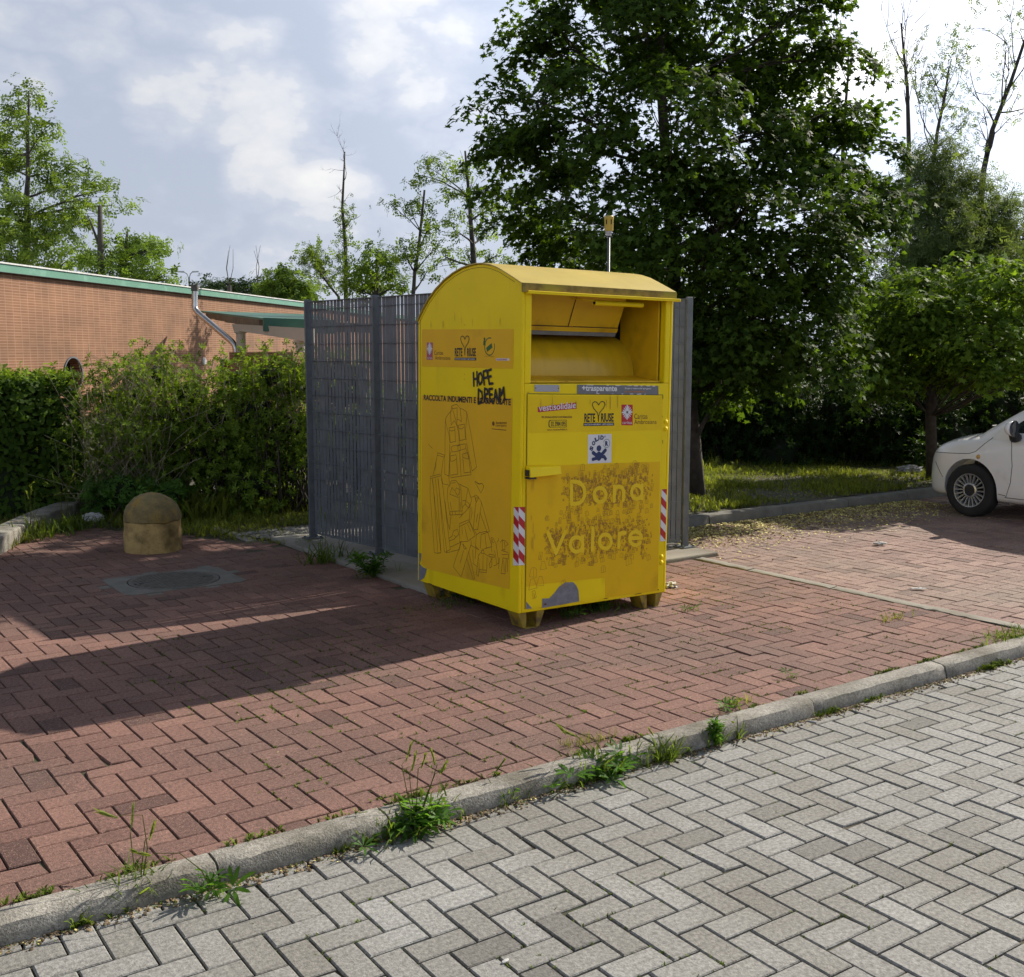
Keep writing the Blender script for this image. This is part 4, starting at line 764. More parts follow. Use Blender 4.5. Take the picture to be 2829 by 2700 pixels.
mb = MB(); ribbon(mb, [(220, 1198), (333, 1195), (334, 1155), (220, 1158)], 2.5, fpt, f2); ribbon(mb, [(217, 1198), (208, 1190), (207, 1168), (216, 1158)], 6, fpt, f2, 6); mb.build('logo', MT['black'], up_)
lettering('lettering', 'www.vestisolidale.it', [(194, 1139), (340, 1136), (194, 1151), (340, 1148)], MT['brown'], fpt, f2, up_, bold=.005)
lettering('lettering', 'RETE', [(465, 1178), (546, 1176), (465, 1229), (546, 1227)], MT['black'], fpt, f2, up_, bold=.03); lettering('lettering', 'RIUSE', [(590, 1175), (688, 1172), (590, 1227), (688, 1224)], MT['black'], fpt, f2, up_, bold=.03)
film('strip', [(459, 1174), (692, 1168), (692, 1150), (459, 1155)], MT['black'], fpt, f2, up_); lettering('lettering', 'RACCOLTA INDUMENTI  USATI SOLIDALE', [(466, 1159), (684, 1154), (466, 1169), (684, 1164)], MT['white'], fpt, f3, up_, bold=.02)
heart(fpt, 571, 1296, 96, 112, f3, 5, up_)
cl = film('logo', [(748, 1273), (836, 1270), (838, 1146), (749, 1150)], MT['redfilm'], fpt, f2, up_); flame_cross(fpt, 792, 1226, 40, 42, f3, cl); lettering('lettering', 'caritas', [(755, 1157), (832, 1154), (755, 1174), (832, 1171)], MT['white'], fpt, f3, cl)
lettering('lettering', 'Caritas', [(850, 1184), (956, 1181), (850, 1216), (956, 1213)], MT['brown'], fpt, f2, up_); lettering('lettering', 'Ambrosiana', [(850, 1152), (1031, 1147), (850, 1180), (1031, 1175)], MT['brown'], fpt, f2, up_)
so = film('sticker', [(493, 1104), (673, 1101), (674, 930), (495, 934)], MT['white'], fpt, f1, door)
for ch, x, z, a in (('S', 520, 1022, 62), ('O', 536, 1052, 46), ('L', 558, 1074, 22), ('I', 576, 1084, 4), ('D', 600, 1082, -10), ("'", 622, 1087, -20)):
    ca, sa = math.cos(rad(a)), math.sin(rad(a)); w, h_ = (13, 13) if ch not in "I'" else (4 if ch == 'I' else 3, 13 if ch == 'I' else 6)
    lettering('lettering', ch, [(x + ca * u * w - sa * v * h_, z + sa * u * w + ca * v * h_) for u, v in ((-1, -1), (1, -1), (-1, 1), (1, 1))], MT['blue'], fpt, f2, so, bold=.06)
lettering('lettering', 'R', box4(624, 648, 1031, 1060), MT['blue'], fpt, f2, so, bold=.06)
mb = MB()
for k in list(range(0, 9)) + list(range(11, 20)):
    a, b = k * math.pi / 10, (k + 1) * math.pi / 10; ribbon(mb, [(635 + 25 * math.cos(a), 1046 + 25 * math.sin(a)), (635 + 25 * math.cos(b), 1046 + 25 * math.sin(b))], 3, fpt, f2)
mb.build('ring', MT['teal_ink'], so)
mb = disc(MB(), 577, 1020, 18, 18, fpt, f2); ribbon(mb, [(533, 996), (560, 978), (595, 978), (626, 1006)], 22, fpt, f2, 8); ribbon(mb, [(577, 985), (577, 962)], 34, fpt, f2 + .0001, 8); ribbon(mb, [(532, 957), (560, 962), (590, 970), (618, 968), (628, 954)], 20, fpt, f2 + .0002, 8); mb.build('emblem', MT['blue'], so)
def rust_spots(name, spots, pl, parent, mat, o):
    mb = MB()
    for x, z, w, h_ in spots:
        k = 9; pts_ = [(x + w * (.6 + .4 * rr.random()) * math.cos(2 * math.pi * i / k), z + h_ * (.6 + .4 * rr.random()) * math.sin(2 * math.pi * i / k)) for i in range(k)]; mb.add([pl(a, b, o) for a, b in pts_], [tuple(range(k))]); o += 2e-5
    return mb.build(name, mat, parent)
rust_spots('rust', [(1078, 1310, 3, 22), (1083, 1035, 3, 16), (1076, 1190, 2, 9), (184, 132, 12, 7), (1066, 108, 8, 3), (640, 107, 26, 2.5), (900, 103, 40, 2.5), (60, 1360, 9, 2), (330, 1418, 14, 2), (820, 1404, 9, 2)], fpt, bank, MT['rust'], .0092)
rust_spots('rust', [(1120, 400, 2, 6), (1121, 760, 2, 5), (1121, 1120, 2, 5), (585, 1452, 3, 4), (585, 1423, 3, 4), (585, 1745, 3, 4), (980, 104, 34, 3), (420, 103, 50, 2.5), (640, 1960, 2.5, 3)], spt, bank, MT['rust'], .0042)
rust_spots('dirt', [(rr.uniform(90, 1040), 1300 - rr.random() * 25, rr.uniform(1.5, 4), rr.uniform(15, 60)) for _ in range(7)] + [(80 + rr.random() * 30, rr.uniform(500, 860), 2, rr.uniform(20, 70)) for _ in range(7)], fpt, bank, MT['streak'], .0100)
rust_spots('dirt', [(rr.uniform(90, 1100), rr.uniform(1735, 1800), rr.uniform(1.5, 4), rr.uniform(15, 40)) for _ in range(6)], spt, bank, MT['streak'], .0050)
def reflective(quad, pl, n, parent_, o):
    (ax, az), (bx_, bz), (cx, cz), (dx_, dz_) = quad      # bl br tl tr
    s = film('reflective_strip', [quad[0], quad[1], quad[3], quad[2]], MT['white'], pl, o, parent_); mb = MB()
    def q(u, v): v = min(max(v, 0), 1); return ((1 - v) * ((1 - u) * ax + u * bx_) + v * ((1 - u) * cx + u * dx_), (1 - v) * ((1 - u) * az + u * bz) + v * ((1 - u) * cz + u * dz_))
    for k in range(n + 1):
        v1 = 1.0 - k / n * 1.16 + .03; v0 = v1 - .5 / n * 1.16; sl_ = .125
        mb.hexa([pl(*q(0, v0 + sl_), o + .0003), pl(*q(1, v0), o + .0003), pl(*q(1, v1), o + .0003), pl(*q(0, v1 + sl_), o + .0003)], [pl(*q(0, v0 + sl_), o + .0006), pl(*q(1, v0), o + .0006), pl(*q(1, v1), o + .0006), pl(*q(0, v1 + sl_), o + .0006)])
    mb.build('stripe', MT['redfilm'], s)
reflective([(0, 381), (41, 379), (0, 715), (44, 713)], fpt, 4, bank, .0019)
reflective([(58, 371), (3, 380), (58, 710), (3, 714)], spt, 4, bank, .0019)
reflective([(1081, 412), (1126, 410), (1086, 739), (1131, 738)], fpt, 4, bank, .0019)
# ------------------------------------------------------------------ brick building, its flue and the canopy
wa = Vector((5.08, 28.18, 0)); wd = Vector((.698, .716, 0)); wnrm = Vector((.716, -.698, 0)); rz = math.atan2(wd.y, wd.x)
bld = thing('brick_building', wa, 'long low building of orange brick in stacked courses with a green roof edge', 'building', rz=rz)
WT = 3.52; 
# local frame: x along the wall, y into the building
def wall_with_holes(x0, x1, z0, z1, holes):
    bm = bmesh.new(); xs = sorted({x0, x1, *[h[0] - h[2] - .05 for h in holes], *[h[0] + h[2] + .05 for h in holes]})
    for a, b in zip(xs[:-1], xs[1:]):
        hh = [h for h in holes if a < h[0] < b]
        if not hh: bm.faces.new([bm.verts.new(p) for p in ((a, 0, z0), (b, 0, z0), (b, 0, z1), (a, 0, z1))]); continue
        cx, cz, r = hh[0]; n = 32; cir = [bm.verts.new((cx + r * math.cos(2 * math.pi * k / n), 0, cz + r * math.sin(2 * math.pi * k / n))) for k in range(n)]
        inn = [bm.verts.new((v.co.x, .35, v.co.z)) for v in cir]; outv = []
        for k in range(n):
            c, s = math.cos(2 * math.pi * k / n), math.sin(2 * math.pi * k / n); tx = ((b if c > 0 else a) - cx) / c if abs(c) > 1e-6 else 1e9; tz = ((z1 if s > 0 else z0) - cz) / s if abs(s) > 1e-6 else 1e9; q = min(tx, tz); outv.append(bm.verts.new((cx + c * q, 0, cz + s * q)))
        for k in range(n):
            k2 = (k + 1) % n; bm.faces.new((cir[k], cir[k2], outv[k2], outv[k])); bm.faces.new((cir[k], inn[k], inn[k2], cir[k2]))
        for ex, ez in ((a, z0), (b, z0), (b, z1), (a, z1)):
            near = sorted(range(n), key=lambda k: (outv[k].co.x - ex) ** 2 + (outv[k].co.z - ez) ** 2)[:2]; bm.faces.new((bm.verts.new((ex, 0, ez)), outv[near[0]], outv[near[1]]))
    bmesh.ops.recalc_face_normals(bm, faces=bm.faces); me = bpy.data.meshes.new('wall'); bm.to_mesh(me); bm.free(); me.materials.append(MT['brick']); o = bpy.data.objects.new('wall', me); COL.objects.link(o); o.parent = bld
HO = [(3.05, 1.10, .42), (12.6, 1.02, .42)]
wall_with_holes(-26, 46, -.1, WT, HO)
mb = MB(); mb.box((-26, .3, -.1), (46, 14, WT)); mb.build('wall', MT['brick'], bld)
for cx, cz, r in HO:
    fr = MB().lathe([(r - .012, -.03), (r + .028, -.03), (r + .028, .012), (r - .012, .012)], (cx, 0, cz), 'Y', 40).build('window', MT['steel_post'], bld, smooth=True, auto=30)
    MB().lathe([(0, .28), (r - .01, .28), (r - .01, .29), (0, .29)], (cx, 0, cz), 'Y', 32).build('pane', MT['glass'], fr)
mb = MB(); mb.box((-26.3, -.10, WT), (46.3, 14, WT + .19)); rf = mb.build('roof', MT['teal'], bld)
MB().box((-26.3, -.13, WT + .19), (46.3, 14.1, WT + .225)).build('coping', MT['trim'], rf); MB().box((-26.3, -.115, WT - .012), (46.3, -.02, WT)).build('trim', MT['plastic'], rf)
MB().lathe([(0, -.05), (.1, -.05), (.13, -.02), (.13, 0), (0, 0)], (10.95, 0, 1.36), 'Y', 24).build('vent', MT['trim'], bld, smooth=True, auto=30)
# flue
p0, p1, p2, p3 = at(374, 548, 31), at(374, 596, 31), at(452, 662, 30), at(452, 700, 30)
t = thing('flue_pipe', (p3[0], p3[1], PV), 'shiny stainless steel flue pipe with a dark cap in front of the brick wall', 'flue'); q = lambda p: Vector(p) - t.location
e1 = q(p1); e2 = q(p2); dd = (e2 - e1).normalized()
pts = [q(p0), e1 + Vector((0, 0, .12)), e1 + Vector((0, 0, .04)) + dd * .03, e1 + dd * .16, e2 - dd * .16, e2 - Vector((0, 0, .04)) - dd * .03, e2 - Vector((0, 0, .14)), Vector((0, 0, 0))]
MB().tube(pts, .082, 16).build('pipe', MT['pipe'], t, smooth=True, auto=60)
MB().lathe([(.0, .02), (.105, .02), (.108, -.16), (.085, -.165)], q(p0), seg=18).build('cap', MT['iron'], t, smooth=True, auto=40)
# canopy
t0, t1, c0, c1 = at(383, 597, 35), at(610, 604, 35), at(505, 611, 27.5), at(640, 616, 27.5)
base = at(520, 690, 29); t = thing('canopy', (base[0], base[1], PV), 'green sheet metal canopy on cream columns in front of the brick wall', 'canopy'); q = lambda p, dz=0: Vector(p) - t.location + Vector((0, 0, dz))
ql = [t0, c0, c1, t1]
rf = MB().hexa([q(p, -.05) for p in ql], [q(p) for p in ql]).build('roof', MT['teal_dark'], t)
fd = (Vector(t0) - Vector(c0)); fd.z = 0; fd = fd.normalized(); ed = (Vector(c1) - Vector(c0)).normalized()
MB().hexa([q(c0, -.32) - fd * .04, q(c1, -.32) - fd * .04, q(c1, -.32) + fd * .05, q(c0, -.32) + fd * .05], [q(c0, .01) - fd * .04, q(c1, .01) - fd * .04, q(c1, .01) + fd * .05, q(c0, .01) + fd * .05]).build('fascia', MT['teal_dark'], rf)
mb = MB()
for k in range(5):
    a = Vector(t0).lerp(Vector(c0), .12 + k * .165); b = Vector(t0).lerp(Vector(c0), .12 + (k + 1) * .165); dz = -.20 - .02 * k
    mb.hexa([q(a, dz), q(b, dz), q(b, dz) + ed * 3, q(a, dz) + ed * 3], [q(a, -.052), q(b, -.052), q(b, -.052) + ed * 3, q(a, -.052) + ed * 3])
mb.build('soffit', MT['wood'], t)
b0, b1 = at(448, 634, 28.6), at(600, 658, 26.2); bu0, bu1 = at(445, 622, 28.6), at(600, 631, 26.2); th = Vector((.12, .12, 0))
MB().hexa([q(b0), q(b1), q(b1) + th, q(b0) + th], [q(bu0), q(bu1), q(bu1) + th, q(bu0) + th]).build('beam', MT['cream'], t)
for px, py, D in ((462, 636, 28.6), (577, 655, 26.8)):
    p = at(px, py, D); MB().lathe([(.0, 0), (.12, 0), (.12, p[2] - PV - .06), (.17, p[2] - PV - .04), (.17, p[2] - PV + .02), (0, p[2] - PV + .02)], (p[0] - t.location.x, p[1] - t.location.y, 0), seg=20).build('column', MT['cream'], t, smooth=True, auto=40)
a, b, c = at(440, 676, 27), at(563, 669, 24), at(640, 669, 25.5)
z = 1.66
t = thing('brick_wall', (b[0], b[1], 0), 'low dark brick garden wall below the green canopy', 'wall'); q = lambda p, h: Vector((p[0] - b[0], p[1] - b[1], h)); dk = Vector((.2, .25, 0))
MB().hexa([q(a, 0), q(b, 0), q(c, 0), q(c, 0) + dk, q(b, 0) + dk, q(a, 0) + dk], [q(a, z), q(b, z), q(c, z), q(c, z) + dk, q(b, z) + dk, q(a, z) + dk]).build('wall', MT['brick'], t)
# distant twin lamp
p = at(364, 560, 85); h = at(364, 533, 85)[2]
t = thing('street_lamp', (p[0], p[1], 0), 'thin distant street lamp with two curved arms above the brick building', 'street lamp'); R3 = Vector((math.cos(YAW), -math.sin(YAW), 0))
mb = MB().tube([(0, 0, 0), (0, 0, h)], .07, 8)
for s, l in ((-1, .40), (1, .28)): mb.tube([(0, 0, h - .1), R3 * s * l * .35 + Vector((0, 0, h + .25)), R3 * s * l + Vector((0, 0, h + .42))], .03, 6)
mb.build('pole', MT['steel_post'], t)
for s, l in ((-1, .40), (1, .28)):
    c = R3 * s * (l + .2) + Vector((0, 0, h + .42)); MB().hexa([c - R3 * s * .25 + Vector((0, -.1, -.06)), c + R3 * s * .25 + Vector((0, -.1, -.03)), c + R3 * s * .25 + Vector((0, .1, -.03)), c - R3 * s * .25 + Vector((0, .1, -.06))], [c - R3 * s * .22 + Vector((0, -.06, .06)), c + R3 * s * .22 + Vector((0, -.06, .07)), c + R3 * s * .22 + Vector((0, .06, .07)), c - R3 * s * .22 + Vector((0, .06, .06))]).build('lamp_head', MT['trim'], t)
# ------------------------------------------------------------------ the white car, nose towards the verge
CS = .89; car = thing('parked_car', (9.71 + .8135 * CS, 6.155, PV - .006), 'small white hatchback parked nose to the verge beside the round tree', 'car', rz=rad(90)); car.scale = (CS, CS, CS)
# local frame: +x forward (front wheel centre at 0), +y to the car's left, z up, true metres
ST = [(.70, .30, .26, .47, .50), (.665, .50, .19, .60, .64), (.56, .655, .17, .70, .765), (.36, .745, .17, .785, .87), (.10, .795, .17, .825, .905), (-.18, .81, .16, .86, .945), (-.5, .8135, .16, .90, .955), (-1.2, .8135, .16, .955, .98), (-2.0, .81, .16, .965, .98), (-2.45, .785, .17, .96, .98), (-2.7, .70, .20, .90, .93), (-2.83, .52, .26, .70, .73)]
bm = bmesh.new(); rings = []
for x, hw, zb, zs, zc in ST:
    half = [(0, zb), (.82 * hw, zb), (.965 * hw, zb + .05), (.992 * hw, zb + (zs - zb) * .28), (hw, zb + (zs - zb) * .55), (.985 * hw, zb + (zs - zb) * .82), (.935 * hw, zs), (.80 * hw, zs + (zc - zs) * .45), (.45 * hw, zs + (zc - zs) * .9), (0, zc)]
    full = half + [(-y, z) for y, z in half[-2:0:-1]]; rings.append([bm.verts.new((x, y, z)) for y, z in full])
n = len(rings[0])
for a, b in zip(rings[:-1], rings[1:]):
    for k in range(n): bm.faces.new((a[k], a[(k + 1) % n], b[(k + 1) % n], b[k]))
bm.faces.new(rings[0]); bm.faces.new(rings[-1][::-1]); bmesh.ops.recalc_face_normals(bm, faces=bm.faces)
def subd(bm, lv=2):
    me = bpy.data.meshes.new('t'); bm.to_mesh(me); bm.free(); o = bpy.data.objects.new('t', me); COL.objects.link(o); m = o.modifiers.new('s', 'SUBSURF'); m.levels = lv; return o
def cut(o, cutters):
    for c in cutters: m = o.modifiers.new('b', 'BOOLEAN'); m.object = c; m.operation = 'DIFFERENCE'; m.solver = 'EXACT'
    bpy.context.view_layer.update(); dg = bpy.context.evaluated_depsgraph_get(); me = bpy.data.meshes.new_from_object(o.evaluated_get(dg))
    for c in cutters: bpy.data.objects.remove(c)
    bpy.data.objects.remove(o); return me
lower = subd(bm, 3); cs = []
WR, WZ, AR = .29, .288, .335
for x in (0, -2.3):
    for s in (-1, 1): cs.append(MB().lathe([(0, -.16), (AR, -.16), (AR, .3), (0, .3)], (x, s * .72, WZ + .012), 'Y', 48).build('c', MT['dark']))
me = cut(lower, cs); me.name = 'body'
bm = bmesh.new(); bm.from_mesh(me); bpy.data.meshes.remove(me); 
CAB = [(.86, .16, -2.66, .79), (.98, -.0, -2.58, .765), (1.14, -.25, -2.46, .725), (1.32, -.55, -2.30, .655), (1.43, -.85, -2.1, .58), (1.485, -1.15, -1.9, .40)]
def ringpts(z, xf, xr, hw): return [(xf, 0, z), (xf - .03, .45 * hw, z), (xf - .12, .82 * hw, z), (xf - .30, .965 * hw, z), ((xf + xr) / 2, hw, z), (xr + .30, .97 * hw, z), (xr + .06, .80 * hw, z), (xr, .4 * hw, z), (xr, 0, z), (xr, -.4 * hw, z), (xr + .06, -.80 * hw, z), (xr + .30, -.97 * hw, z), ((xf + xr) / 2, -hw, z), (xf - .30, -.965 * hw, z), (xf - .12, -.82 * hw, z), (xf - .03, -.45 * hw, z)]
b2 = bmesh.new(); rr2 = [[b2.verts.new(p) for p in ringpts(*c)] for c in CAB]; n = 16
for a, b in zip(rr2[:-1], rr2[1:]):
    for k in range(n): b2.faces.new((a[k], a[(k + 1) % n], b[(k + 1) % n], b[k]))
b2.faces.new(rr2[-1]); bmesh.ops.recalc_face_normals(b2, faces=b2.faces); cab = subd(b2, 2); bpy.context.view_layer.update()
m2 = bpy.data.meshes.new_from_object(cab.evaluated_get(bpy.context.evaluated_depsgraph_get())); bpy.data.objects.remove(cab); bm.from_mesh(m2)
from mathutils.bvhtree import BVHTree
bvh = BVHTree.FromBMesh(bm)
me = bpy.data.meshes.new('body'); bm.to_mesh(me); bm.free(); me.materials.clear(); me.materials.append(MT['car']); me.shade_smooth(); me.set_sharp_from_angle(angle=rad(38)); body = bpy.data.objects.new('body', me); COL.objects.link(body); body.parent = car
def onside(x, z, s=1, off=.004):
    h = bvh.ray_cast(Vector((x, s * 3, z)), Vector((0, -s, 0)))
    return (h[0] + h[1] * off) if h[0] is not None else Vector((x, s * .8, z))
def patch(name, outline, mat, s=1, off=.004, parent=None, nu=10, nv=6):
    """a skin panel laid on the car's side inside a four-cornered outline (x, z)"""
    (ax, az), (bx_, bz), (cx, cz), (dx_, dz_) = outline; mb = MB(); V = []
    for j in range(nv + 1):
        for i in range(nu + 1):
            u, v = i / nu, j / nv; x = (1 - v) * ((1 - u) * ax + u * bx_) + v * ((1 - u) * dx_ + u * cx); z = (1 - v) * ((1 - u) * az + u * bz) + v * ((1 - u) * dz_ + u * cz); V.append(onside(x, z, s, off))
    mb.add(V, [(j * (nu + 1) + i, j * (nu + 1) + i + 1, (j + 1) * (nu + 1) + i + 1, (j + 1) * (nu + 1) + i) for j in range(nv) for i in range(nu)]); return mb.build(name, mat, parent or car, smooth=True)
def seam(pts, s=1, w=.0035, parent=None):
    P = []
    for (a, b), (c, d) in zip(pts[:-1], pts[1:]):
        k = max(2, int(math.hypot(c - a, d - b) / .03)); P += [onside(a + (c - a) * i / k, b + (d - b) * i / k, s, .0005) for i in range(k)]
    P.append(onside(*pts[-1], s, .0005)); return MB().tube(P, w, 5).build('seam', MT['seam'], parent or body, smooth=True)
for s in (1, -1):
    patch('window', [(-.36, .945), (-.66, .945), (-.70, 1.20), (-.60, 1.12)], MT['glass'], s)
    patch('window', [(-.69, .945), (-1.62, .98), (-1.55, 1.37), (-.83, 1.34)], MT['glass'], s)
    patch('window', [(-1.68, .99), (-2.25, 1.02), (-2.05, 1.34), (-1.62, 1.36)], MT['glass'], s)
    seam([(-.42, .93), (-.47, .80), (-.50, .60), (-.49, .42), (-.44, .27), (-.42, .255), (-1.65, .25)], s)
    seam([(.60, .66), (.30, .675), (.02, .69), (-.06, .72), (-.22, .88)], s)
    seam([(.50, .56), (.42, .47), (.36, .40)], s)
    seam([(-.345, .285), (-.43, .275)], s)
    mb = MB(); c = onside(-.10, .665, s, 0); mb.lathe([(0, s * .012), (.016, s * .010), (.024, s * .003), (.026, -s * .004)], c, 'Y', 16); mb.build('side_lamp', MT['amber'], body, smooth=True)
    b0 = Vector((-.50, s * .77, .955)); cap = MB(); ring_ = []
    mb = MB(); P_ = [Vector((-.52, s * .78, .90)), Vector((-.53, s * .84, .90)), Vector((-.54, s * .90, .955))]; mb.tube(P_, [.05, .055, .045], 10); mr_ = mb.build('mirror', MT['plastic'], car, smooth=True)
    bm = bmesh.new(); bmesh.ops.create_uvsphere(bm, u_segments=20, v_segments=12, radius=1)
    for v in bm.verts: v.co = Vector((-.545 + v.co.x * (.075 if v.co.x > 0 else .02), s * .91 + v.co.y * .105, 1.0 + v.co.z * .078))
    m3 = bpy.data.meshes.new('mirror_cap'); bm.to_mesh(m3); bm.free(); m3.materials.append(MT['car']); m3.shade_smooth(); o = bpy.data.objects.new('mirror_cap', m3); COL.objects.link(o); o.parent = mr_
    MB().lathe([(0, 0), (.07, 0), (.085, .006), (.085, .012), (0, .012)], (-.572, s * .91, 1.0), 'X', 20).build('mirror_glass', MT['glass'], mr_)
    c = Vector((.545, s * .52, .655)); mb = MB(); dirn = Vector((.75, s * .45, .30)).normalized(); mm4 = dirn.to_track_quat('Z', 'Y').to_matrix()
    mb2 = MB().lathe([(.105, -.03), (.105, .004), (.085, .02), (0, .035)], seg=24); mb2.v = [tuple(c + mm4 @ Vector(v)) for v in mb2.v]; mb2.build('headlight', MT['lamp_glass'], car, smooth=True, auto=60)
    mb2 = MB().lathe([(.105, -.01), (.116, -.01), (.116, .008), (.105, .008)], seg=24); mb2.v = [tuple(c + mm4 @ Vector(v)) for v in mb2.v]; mb2.build('bezel', MT['plastic'], body, smooth=True, auto=60)
mb = MB(); V = [onside(0, 0)] and []
for j in range(7):
    for i in range(13):
        v = j / 6; y = (i / 12 * 2 - 1) * (.60 - .08 * v); z = .985 + .38 * v; h = bvh.ray_cast(Vector((3, y, z)), Vector((-1, 0, 0))); V.append(h[0] + h[1] * .004 if h[0] else Vector((-.3, y, z)))
MB().add(V, [(j * 13 + i, j * 13 + i + 1, (j + 1) * 13 + i + 1, (j + 1) * 13 + i) for j in range(6) for i in range(12)]).build('windscreen', MT['glass'], car, smooth=True)
MB().tube([(-.06, .5, .985), (-.1, .1, 1.0), (-.12, -.5, .99)], .010, 6).build('wiper', MT['plastic'], car)
MB().box((.62, -.42, .26), (.675, .42, .36)).build('grille', MT['plastic'], car, bevel=.01); MB().box((.675, -.25, .37), (.70, .25, .47)).build('number_plate', MT['white'], car, bevel=.004)
def wheel(x, s):
    y = s * .695; o_ = s
    tp = [(.18, -.085), (.25, -.09), (.278, -.08), (.29, -.06), (.29, .06), (.278, .082), (.25, .094), (.215, .092), (.18, .082)]
    ty = MB().lathe([(r, h * o_) for r, h in tp], (x, y, WZ), 'Y', 48).build('wheel', MT['tyre'], car, smooth=True, auto=50)
    mb = MB().lathe([(r, h * o_) for r, h in [(.188, .078), (.184, .088), (.176, .086), (.170, .070), (.168, .02)]], (x, y, WZ), 'Y', 48)
    for k in range(20):
        a = 2 * math.pi * k / 20; c, q_ = math.cos(a), math.sin(a)
        def P_(r, w, h): return (x + c * r - q_ * w, y + o_ * h, WZ + q_ * r + c * w)
        mb.hexa([P_(.068, -.007, .045), P_(.174, -.011, .06), P_(.174, .011, .06), P_(.068, .007, .045)], [P_(.068, -.005, .068), P_(.174, -.0085, .082), P_(.174, .0085, .082), P_(.068, .005, .068)])
    mb.lathe([(r, h * o_) for r, h in [(.082, .05), (.082, .074), (.066, .080), (.062, .078)]], (x, y, WZ), 'Y', 32)
    mb.build('rim', MT['rim'], ty, smooth=True, auto=30)
    MB().lathe([(r, h * o_) for r, h in [(0, .077), (.05, .077), (.064, .074), (.064, .05)]], (x, y, WZ), 'Y', 28).build('hub_cap', MT['plastic'], ty, smooth=True, auto=40)
    MB().lathe([(r, h * o_) for r, h in [(0, .015), (.182, .015)]], (x, y, WZ), 'Y', 28).build('disc', MT['dark'], ty)
for x in (0, -2.3):
    for s in (1, -1): wheel(x, s)
MB().box((-2.25, -.62, .17), (.05, .62, .6)).build('underbody', MT['plastic'], car)
# ------------------------------------------------------------------ trees
def bl(l, D, dz=1.0, dd=0.0):
    """crown blobs given as (px, py, radius px, extra distance)"""
    o = []
    for e in l:
        px, py, r = e[:3]; d = D + (e[3] if len(e) > 3 else random.uniform(-dd, dd)); R_ = rpx(r, d); o.append((at(px, py, d), (R_, R_, R_ * dz)))
    return o
def up_line(px0, py0, px1, py1, D, n=5, zb=0.0, wob=.02):
    """trunk from the ground up, through the direction (px0, py0) to (px1, py1)"""
    a, b = at(px0, py0, D), at(px1, py1, D); g = a.copy(); g[2] = zb; P = [g]
    for i in range(n + 1):
        p = a + (b - a) * i / n; p[:2] += RNG.normal(size=2) * wob * (b[2] - a[2]) / n * (0 < i < n); P.append(p)
    return P
# big maple behind the enclosure
D = 11.45; base = at(1336, 969, D); base[2] = PV + .09
mb_ = [(1010, 70, 70, .5), (955, 170, 60, .2), (1610, 110, 60, .2), (1690, 380, 60, .3), (1480, 150, 90, .8), (1320, 150, 110, .9), (1090, 80, 125, .3), (1235, 60, 120, -.6), (1400, 50, 140, .4), (1545, 100, 70, .2), (1590, 215, 95, 0), (1650, 300, 88, .5), (1000, 255, 92, -.3), (1130, 230, 130, -.8), (1290, 250, 150, -1.0), (1450, 250, 140, -.4), (1560, 360, 120, -.5), (1640, 410, 88, .2),
       (985, 360, 80, .5), (1090, 400, 110, .3), (1225, 420, 130, -.7), (1380, 430, 150, -1.1), (1510, 490, 115, -.8), (1595, 520, 85, -.2), (1440, 610, 115, -.7), (1550, 625, 85, -.5), (1050, 480, 85, .9), (1180, 540, 110, 1.0), (1330, 560, 120, .2), (1370, 690, 60, .3), (1600, 690, 50, -.5), (1490, 700, 60, -.2), (1355, 640, 90, -.4), (1400, 740, 45, -.3), (1340, 720, 50, .2),
       (1180, -90, 150, .2), (1350, -120, 170, -.2), (1250, -260, 150, 0), (1500, -40, 90, .6), (1550, 10, 60, .3), (1420, -300, 130, 0)]
tree('maple_tree', 'big dark green maple with star shaped leaves rising behind the yellow bin', 'tree', base, [base, at(1330, 860, D), at(1322, 760, D), at(1300, 620, D), at(1290, 480, D), at(1280, 330, D), at(1270, 180, D), at(1265, 20, D), at(1260, -150, D)], .10, [(c, r, .8 if c[2] > 3.2 else (1.0 if c[2] > 2.4 else 1.4)) for c, r in bl(mb_, D, .95)], (MT['maple'], MT['bark']), MAPLE, .050, 11.0, .19, 125, .15, .7, sub=5, spray=.34, limb_r=.7)
# globe maple beside the car
D = 13.1; base = at(1789, 931, D); base[2] = PV + .09; c = at(1880, 640, D)
gl = []
for k in range(38):
    d = nrm(RNG.normal(size=3)); gl.append((c + np.array([0, 0, .06]) + np.array([d[0] * 1.22, d[1] * 1.15, (d[2] * .5 + .1) * (1.1 - .55 * (d[0] ** 2 + d[1] ** 2))]), (.50, .50, .28)))
for k in range(16):
    a = RNG.random() * 6.28; q = RNG.uniform(.6, 1.35); gl.append((c + np.array([q * math.cos(a), q * math.sin(a), RNG.uniform(-.50, -.28)]), (.30, .30, .2)))
gl += [(at(1700, 620, D), (.42, .5, .36)), (at(1690, 690, D), (.40, .5, .36)), (at(1740, 570, D), (.42, .5, .32)), (at(1720, 740, D), (.34, .4, .26))]
gl += [(c, (1.1, 1.05, .5))]
tree('globe_maple', 'round lollipop maple with overlapping leaves beside the white car', 'tree', base, [base, at(1787, 800, D), at(1792, 700, D), at(1800, 640, D)], .07, gl, (MT['globe'], MT['bark']), MAPLE, .054, 7.5, .10, 62, .5, .65, sub=1, limb_r=.3, r_top=.05, spray=.24)
